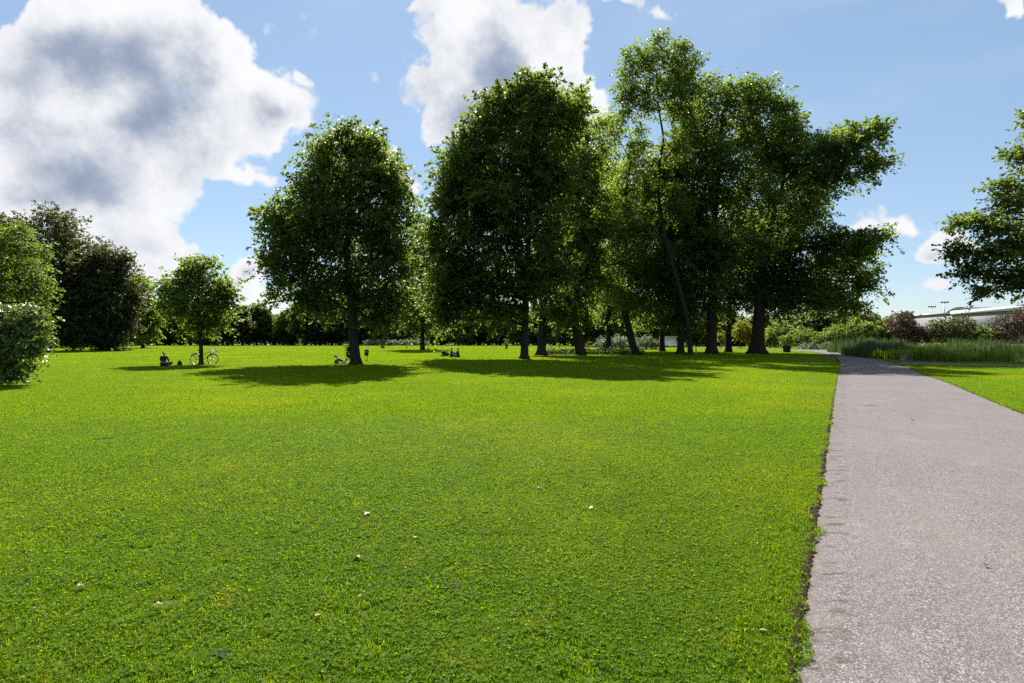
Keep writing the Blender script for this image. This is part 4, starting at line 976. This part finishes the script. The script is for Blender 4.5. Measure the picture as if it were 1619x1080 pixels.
def person_meshes(pose):
    if pose in _pm: return _pm[pose]
    P = {k: Vector(v) for k, v in POSES[pose].items()}
    V, E, R = [], [], []
    def add(p, r, par=None):
        V.append(Vector(p)); R.append(r); i = len(V) - 1
        if par is not None: E.append((par, i))
        return i
    pel = add(P['pel'], (.13, .11)); spn = add(P['spine'], (.125, .10), pel); che = add(P['chest'], (.14, .105), spn); nck = add(P['neck'], .052, che)
    hd = add(P['head'], (.078, .092), nck); top = add(P['top'], (.06, .07), hd)
    fw = Vector((1, 0, 0)) if pose != 'recline' else Vector((.85, 0, .5))
    add(P['head'] + fw * .098 + Vector((0, 0, -.005)), .014, hd)                       # nose
    for s in (1, -1):
        f = lambda k: Vector((P[k].x, P[k].y * s, P[k].z))
        sh = add(f('sh'), .058, che); el = add(f('el'), .042, sh); wr = add(f('wr'), .027, el)
        dirv = (f('hd') - f('wr')).normalized(); pm = add(f('wr') + dirv * .06, (.036, .018), wr)
        lat = dirv.cross(Vector((0, 0, 1))).normalized()
        for q, (o_, L) in enumerate(((-.028, .065), (-.009, .078), (.010, .074), (.028, .058))):
            a = add(f('wr') + dirv * .095 + lat * o_, .009, pm); add(f('wr') + dirv * (.095 + L * .6) + lat * o_ * 1.1 + Vector((0, 0, -.018)), .008, a)
        th = add(f('wr') + dirv * .05 + lat * (-.045 * s), .011, pm); add(f('wr') + dirv * .085 + lat * (-.06 * s), .009, th)
        hp = add(f('hip'), .088, pel); kn = add(f('kn'), .058, hp); an = add(f('an'), .038, kn); add(f('toe'), (.042, .03), an)
    body = skin_mesh('body', V, E, R)
    # shirt over trunk and upper arms, trousers over hips and legs, shoes, hair
    def sub(chain_sets, root_r):
        V, E, R = [], [], []
        def add(p, r, par=None):
            V.append(Vector(p)); R.append(r); i = len(V) - 1
            if par is not None: E.append((par, i))
            return i
        return V, E, R, add
    V, E, R, add = sub(None, None)
    a = add(P['pel'] + Vector((0, 0, .04)), (.15, .125)); b = add(P['spine'], (.142, .116), a); c = add(P['chest'], (.158, .12), b); add(P['chest'].lerp(P['neck'], .72), .072, c)
    for s in (1, -1):
        f = lambda k: Vector((P[k].x, P[k].y * s, P[k].z))
        x = add(f('sh'), .072, c); y = add(f('el'), .055, x); add(f('el').lerp(f('wr'), .8), .042, y)
    shirt = skin_mesh('shirt', V, E, R)
    V, E, R, add = sub(None, None)
    a = add(P['pel'], (.150, .128))
    for s in (1, -1):
        f = lambda k: Vector((P[k].x, P[k].y * s, P[k].z))
        x = add(f('hip'), .102, a); y = add(f('kn'), .072, x); add(f('kn').lerp(f('an'), .9), .055, y)
    trousers = skin_mesh('trousers', V, E, R)
    shoes = []
    for s in (1, -1):
        f = lambda k: Vector((P[k].x, P[k].y * s, P[k].z)); d = (f('toe') - f('an')); d.z = 0
        V = [f('an') - d * .3 + Vector((0, 0, -.02)), f('an') + d * .4 + Vector((0, 0, -.025)), f('toe') + d * .15]; shoes.append(skin_mesh('shoe', V, [(0, 1), (1, 2)], [(.046, .042), (.05, .042), (.044, .032)]))
    back = -fw
    h0 = P['head'] + back * .03 + Vector((0, 0, .02))
    hair = skin_mesh('hair', [h0 + Vector((0, 0, .055)), h0 + back * .035, h0 + back * .045 + Vector((0, 0, -.10))], [(0, 1), (1, 2)], [(.088, .082), (.098, .085), (.07, .045)])
    eyes = []
    for s in (1, -1):
        m = MB(); c = P['head'] + fw * .083 + Vector((0, .033 * s, .018)); m.lathe([(0.0, -.011), (.008, -.008), (.011, 0), (.008, .008), (0, .011)], 8, c); eyes.append(m.mesh('eye'))
    _pm[pose] = (body, shirt, trousers, shoes, hair, eyes); return _pm[pose]
EYE = plain('eye', (0.03, 0.02, 0.015), 0.2)
def person(px, py, rz, pose, label, shirt, trousers, hair=HAIR_D, scale=1.0, group=None, D=None):
    D = D or gd(py); t = empty('person', ((px - CX) / F * D, D, 0.03), label, 'person', group, rz); t.scale = (scale,) * 3
    b, s, tr, shs, h, ey = person_meshes(pose)
    def child(name, me, mat):
        me2 = me.copy(); me2.materials.clear(); me2.materials.append(mat); link(name, me2, None, t)
    child('body', b, SKIN); child('shirt', s, shirt); child('trousers', tr, trousers); child('hair', h, hair)
    for q in shs: child('shoe', q, SHOE)
    for q in ey: child('eye', q, EYE)
    return t
person(259, 579.5, math.radians(-20), 'cross', 'person in dark clothes sitting in the shade left of the bicycle', CL['black'], CL['navy'])
person(713.5, 565.2, math.radians(15), 'sit', 'person in dark clothes sitting on the grass beside the pushchair', CL['navy'], CL['black'])
person(724.5, 565.6, math.radians(165), 'cross', 'person in black sitting opposite, right one of the seated pair', CL['black'], CL['denim'])
person(543, 575.5, math.radians(20), 'recline', 'person in black top and pale trousers reclining left of the solitary trunk', CL['black'], CL['white'])
for i, (px, rz, sh, trs, lab) in enumerate(((400, 10, 'white', 'grey', 'far sunbather in white top, leftmost of three beside the hedge'), (425, 170, 'white', 'white', 'far sunbather all in white, middle of three beside the hedge'),
                                        (470, 30, 'red', 'grey', 'far sunbather in red top, rightmost of three beside the hedge'), (232, 5, 'white', 'denim', 'far sunbather in white top before the bare trunks at the left'), (241, 175, 'grey', 'white', 'far sunbather in grey beside the white topped one at the left'))):
    person(px, 547, math.radians(rz), 'recline', lab, CL[sh], CL[trs], HAIR_L, 1.0, 'sunbathers at the far end of the field', D=gd(547.3))

def backpack(px, py, label, mat, s=1.0):
    D = gd(py); t = empty('backpack', ((px - CX) / F * D, D, 0.03), label, 'bag', rz=0.5); t.scale = (s,) * 3
    m = MB(); prof = [(0, 0), (.15, 0), (.17, .06), (.165, .22), (.13, .32), (.06, .37), (0, .375)]; m.lathe(prof, 14)
    for v in m.v: v.y *= 0.62
    m.build('bag_body', mat, t)
    m = MB(); m.lathe([(0, 0), (.10, 0), (.11, .05), (.10, .15), (0, .18)], 12, (0, -.09, .03))
    for v in m.v: v.y = -.09 + (v.y + .09) * .4
    m.build('front_pocket', mat, t)
    for sx in (-.07, .07): MB().tube([(sx, .09, .31), (sx, .15, .22), (sx, .11, .06)], .016, 6).build('strap', BLACK, t)
    MB().tube([(-.03, .02, .365), (-.02, .02, .41), (.02, .02, .41), (.03, .02, .365)], .009, 6).build('handle', BLACK, t)
backpack(284, 578.5, 'dark backpack on the grass between the sitting person and the bicycle', CL['black'], 0.8)
backpack(531.5, 576, 'small dark bag on the grass left of the reclining person', CL['olive'], 0.75)

def pushchair(px, py, rz):
    D = gd(py); t = empty('pushchair', ((px - CX) / F * D, D, 0), 'dark pushchair with looped handle beside the seated pair', 'pushchair', rz=rz)
    m = MB(); m.tube([(-.30, 0, .30), (-.20, 0, .24), (.16, 0, .26), (.30, 0, .38)], [.12, .17, .17, .12], 12); m.build('seat', CL['black'], t)
    m = MB(); m.lathe([(.24, 0), (.25, .08), (.22, .18), (.13, .25), (0, .28)], 16, (-.18, 0, .34)); m.build('hood', CL['navy'], t)
    MB().tube([(.05, -.2, .30), (.22, -.2, .62), (.24, -.17, .82), (.24, 0, .86), (.24, .17, .82), (.22, .2, .62), (.05, .2, .30)], .016, 8).build('handle', BLACK, t)
    for y in (-.2, .2):
        MB().tube([(-.34, y, .12), (.0, y, .30), (.32, y, .12)], .014, 6).build('frame', STEEL, t)
        for x in (-.34, .32):
            ring = [(x + .11 * math.cos(a), y * 1.1, .12 + .11 * math.sin(a)) for a in np.linspace(0, 6.283, 16, endpoint=False)]
            w = MB().tube(ring, .016, 6, closed=True).build('wheel', RUBBER, t); MB().tube([(x, y * 1.1 - .02, .12), (x, y * 1.1 + .02, .12)], .03, 8).build('hub', STEEL, w)
pushchair(704.5, 564.6, math.radians(10))

def litter_bin():
    D = gd(571.5); t = empty('litter_bin', ((579.5 - CX) / F * D, D, 0), 'small black litter bin on a post right of the solitary trunk', 'litter bin')
    MB().tube([(0, 0.16, -0.1), (0, 0.16, 1.0)], 0.03, 8).build('post', STEEL, t)
    m = MB(); m.lathe([(0, .42), (.13, .42), (.155, .46), (.165, .86), (.17, .88), (.15, .88), (.14, .5), (0, .5)], 14); m.build('bucket', BLACK, t)
    MB().lathe([(.165, .70), (.172, .71), (.172, .74), (.165, .75)], 14).build('band', STEEL, t)
litter_bin()
def post(px, py, h, label, mat):
    D = gd(py); t = empty('wooden_post', ((px - CX) / F * D, D, 0), label, 'post')
    m = MB(); m.tube([(0, 0, -.1), (0.01, 0, h * .6), (0, 0, h)], [.06, .057, .052], 8); m.build('shaft', mat, t)
    MB().lathe([(.052, h), (.045, h + .02), (.0, h + .03)], 8).build('cap', mat, t)
post(1100.5, 564.5, 0.85, 'short pale wooden post before the dark trunks', WOOD)
post(1044.5, 577, 0.42, 'low stub post where the shade meets the sunlit lawn', WOOD)

def planter():
    D = gd(557.5); t = empty('planter', ((1244 - CX) / F * D, D, 0), 'dark round planter tub with a small bush beside the path bend', 'planter')
    m = MB(); m.lathe([(0, 0), (.36, 0), (.40, .1), (.50, .82), (.55, .84), (.55, .93), (.48, .93), (.46, .84), (0, .84)], 18); m.build('tub', CLAY, t)
    r = np.random.RandomState(8); g = crown_geo(r, [((0, 0, 1.35), (.75, .7, .6)), ((-.4, 0, 1.7), (.5, .5, .5)), ((.4, 0, 1.9), (.45, .45, .5))], 1500, .14, .4); link('plant', crown_mesh('plant', g), L_MID, t)
    MB().tube([(0, 0, .8), (.02, 0, 1.8)], [.05, .02], 6).build('stem', BARK, t)
planter()

def van():
    D = 116.0; t = empty('white_van', ((1063 - CX) / F * D, D, 0), 'white van glimpsed behind the dark trunks of the clump', 'van', rz=math.radians(6))
    out = [(-2.4, .35), (2.35, .35), (2.4, .95), (2.1, 1.15), (1.55, 1.25), (1.0, 2.05), (.7, 2.25), (-2.3, 2.28), (-2.42, 2.1)]
    m = MB(); m.prism(out, -.95, .95); m.build('body', PAINTW, t, smooth=False)
    for y in (-.962, .962):
        MB().prism([(.35, 1.3), (1.38, 1.3), (.95, 1.95), (.35, 1.95)], y - .006, y + .006).build('side_window', GLASS, t, smooth=False)
        for x in (-1.55, 1.5):
            w = MB().tube([(x, y * .84 - .1, .34), (x, y * .84 + .12, .34)], .34, 18).build('wheel', RUBBER, t); MB().tube([(x, y * .85 - .13, .34), (x, y * .85 + .13, .34)], .19, 12).build('hubcap', STEEL, w)
        MB().box((2.38, y * .7, .85), (.08, .3, .18)).build('headlight', CHROME, t, smooth=False)
    w = MB(); b = [(1.585, 1.27), (1.06, 2.02), (1.05, 2.03), (1.575, 1.28)]; w.prism([(1.60, 1.26), (1.05, 2.05), (1.03, 2.02), (1.56, 1.26)], -.8, .8).build('windscreen', GLASS, t, smooth=False)
    MB().box((2.40, 0, .48), (.14, 1.8, .2)).build('bumper', BLACK, t, smooth=False)
van()

# dead leaves and weeds on the near lawn
def dry_leaf(px, py, s, label, mat, seed, star=False):
    D = gd(py); r = np.random.RandomState(seed)
    n = 7; co, q = [], []
    for i in range(n):
        u = i / (n - 1); w = (math.sin(math.pi * min(1, u * 1.05 + .02)) ** .7) * .36 * (1 + .35 * math.sin(i * 2.6) * (2.0 if star else .6))
        z = .25 * math.sin(u * 2.6 + .3) + .04 * r.normal()
        for sd in (-1, 0, 1): co.append(((u - .5) * s, sd * w * s, (z + .22 * abs(sd) * r.uniform(.6, 1.4)) * s * .6))
    for i in range(n - 1):
        for k in range(2): a = i * 3 + k; q.append((a, a + 1, a + 4, a + 3))
    x, y = (px - CX) / F * D, D
    o = link('dry_leaf', np_mesh('dry_leaf', co, q, attrs={'v': r.uniform(0, 1, len(co)), 'b': [r.uniform()] * len(co)}), mat)
    o.location = (x, y, 0.046 if inside(PATH_POLY, [x], [y])[0] else 0.036); o.rotation_euler = (r.uniform(-.3, .3), r.uniform(-.4, .4), r.uniform(0, 6.28)); props(o, label, 'leaf', 'dead leaves on the path' if 'path' in label and 'lawn' not in label and 'edge' not in label else 'dead leaves on the lawn')
    MB().tube([(-.5 * s, 0, .03 * s), (-.85 * s, .05 * s, .08 * s)], .018 * s, 5).build('leaf_stalk', mat, o)
dry_leaf(579, 820, .085, 'curled tan dead leaf, the most conspicuous on the near lawn', DRY, 1)
dry_leaf(564, 890, .075, 'straw coloured shrivelled leaf below the curled tan one', STRAW, 2, True)
dry_leaf(657, 858, .045, 'small pale leaf right of the shrivelled straw one', STRAW, 3)
dry_leaf(568, 953, .045, 'small pale leaf straight below the shrivelled straw one', STRAW, 4)
dry_leaf(936, 809, .06, 'pale leaf alone on the right half of the lawn', STRAW, 5)
dry_leaf(850, 777, .06, 'yellowish leaf on the middle of the near lawn', STRAW, 6)
dry_leaf(125, 937, .055, 'orange brown dead leaf at the lower left of the lawn', DRY, 7)
dry_leaf(250, 968, .06, 'straw coloured leaf near the lower left corner', STRAW, 8)
dry_leaf(503, 985, .05, 'brownish dead leaf low on the middle lawn', DRY, 9)
dry_leaf(1208, 1010, .05, 'whitish leaf close to the soil edge of the path', STRAW, 10)
dry_leaf(1165, 805, .05, 'pale leaf on the lawn a short way left of the path edge', STRAW, 11)

def weed(px, py, s, label, seed):
    D = gd(py); r = np.random.RandomState(seed); t = empty('lawn_weed', ((px - CX) / F * D, D, 0), label, 'weed', 'broad leaved weeds in the lawn')
    for i in range(15):
        a = i * 0.84 + r.uniform(-.4, .4); L = s * r.uniform(.18, .46); W = L * .17; co, q = [], []
        for j in range(5):
            u = j / 4; w = W * math.sin(math.pi * (u * .92 + .06)); z = .014 + r.uniform(.008, .02) * math.sin(u * 2.6) + r.normal() * .003
            for sd in (-1, 0, 1): co.append((math.cos(a) * L * u - math.sin(a) * w * sd, math.sin(a) * L * u + math.cos(a) * w * sd, z + abs(sd) * w * .3))
        for j in range(4):
            for k in range(2): b = j * 3 + k; q.append((b, b + 1, b + 4, b + 3))
        link('leaf', np_mesh('leaf', co, q, attrs={'v': [r.uniform()] * len(co), 'b': [.2] * len(co)}, smooth=True), L_WEED, t)
for i, (px, py, s, lab) in enumerate(((715, 935, .26, 'dark clump of broad weeds, largest on the near lawn'), (225, 847, .17, 'dark weed clump on the lower left lawn'), (157, 696, .45, 'darker green tuft far out on the left lawn'),
        (720, 829, .12, 'small dark weed right of the curled tan leaf'), (345, 1042, .18, 'weed clump near the bottom edge left of centre'), (945, 858, .14, 'dark weed clump right of the lawn centre'), (1012, 878, .13, 'small weed clump midway towards the path'), (494, 766, .10, 'tiny dark weed left of centre on the lawn'))):
    weed(px, py, s, lab, 300 + i)

def clover_flowers():
    r = np.random.RandomState(9); n = 150
    y = r.uniform(3.0, 24, n) ** 1.0; x = r.uniform(-.9, .9, n) * y; k = lawn_ok(x, y, .3); x, y = x[k], y[k]
    m = MB()
    for a, b in zip(x, y): m.lathe([(0, -.003), (.005, 0), (.007, .004), (.005, .009), (0, .011)], 6, (a, b, r.uniform(.032, .048)))
    props(m.build('clover_flowers', plain('petal_white', (.46, .45, .36), .9)), 'tiny white clover flowers dotted over the lawn', 'flowers', kind='stuff')
clover_flowers()

def twig(px, py, L, a, label, seed):
    D = gd(py); r = np.random.RandomState(seed)
    t = empty('twig', ((px - CX) / F * D, D, 0.045), label, 'twig', None, a)
    p = [Vector((L * (f - .5), r.normal(0, .03) * L, abs(r.normal(0, .004)) + .006)) for f in np.linspace(0, 1, 6)]
    MB().tube(p, list(np.linspace(.006, .0025, 6)), 5).build('stem', BARK_PALE, t)
    for q in (2, 3): MB().tube([p[q], p[q] + Vector((L * .2, r.choice([-1, 1]) * L * .16, .006))], [.0035, .0015], 4).build('side_shoot', BARK_PALE, t)
twig(1378, 645, .34, .15, 'thin brown twig lying across the path', 1)
dry_leaf(1443, 668, .07, 'brown leaf lying on the path beyond the twig', DRY, 21)
dry_leaf(1560, 905, .045, 'small tan leaf on the near right part of the path', DRY, 22)
dry_leaf(1352, 712, .05, 'small brown leaf on the path left of its middle', DRY, 23)
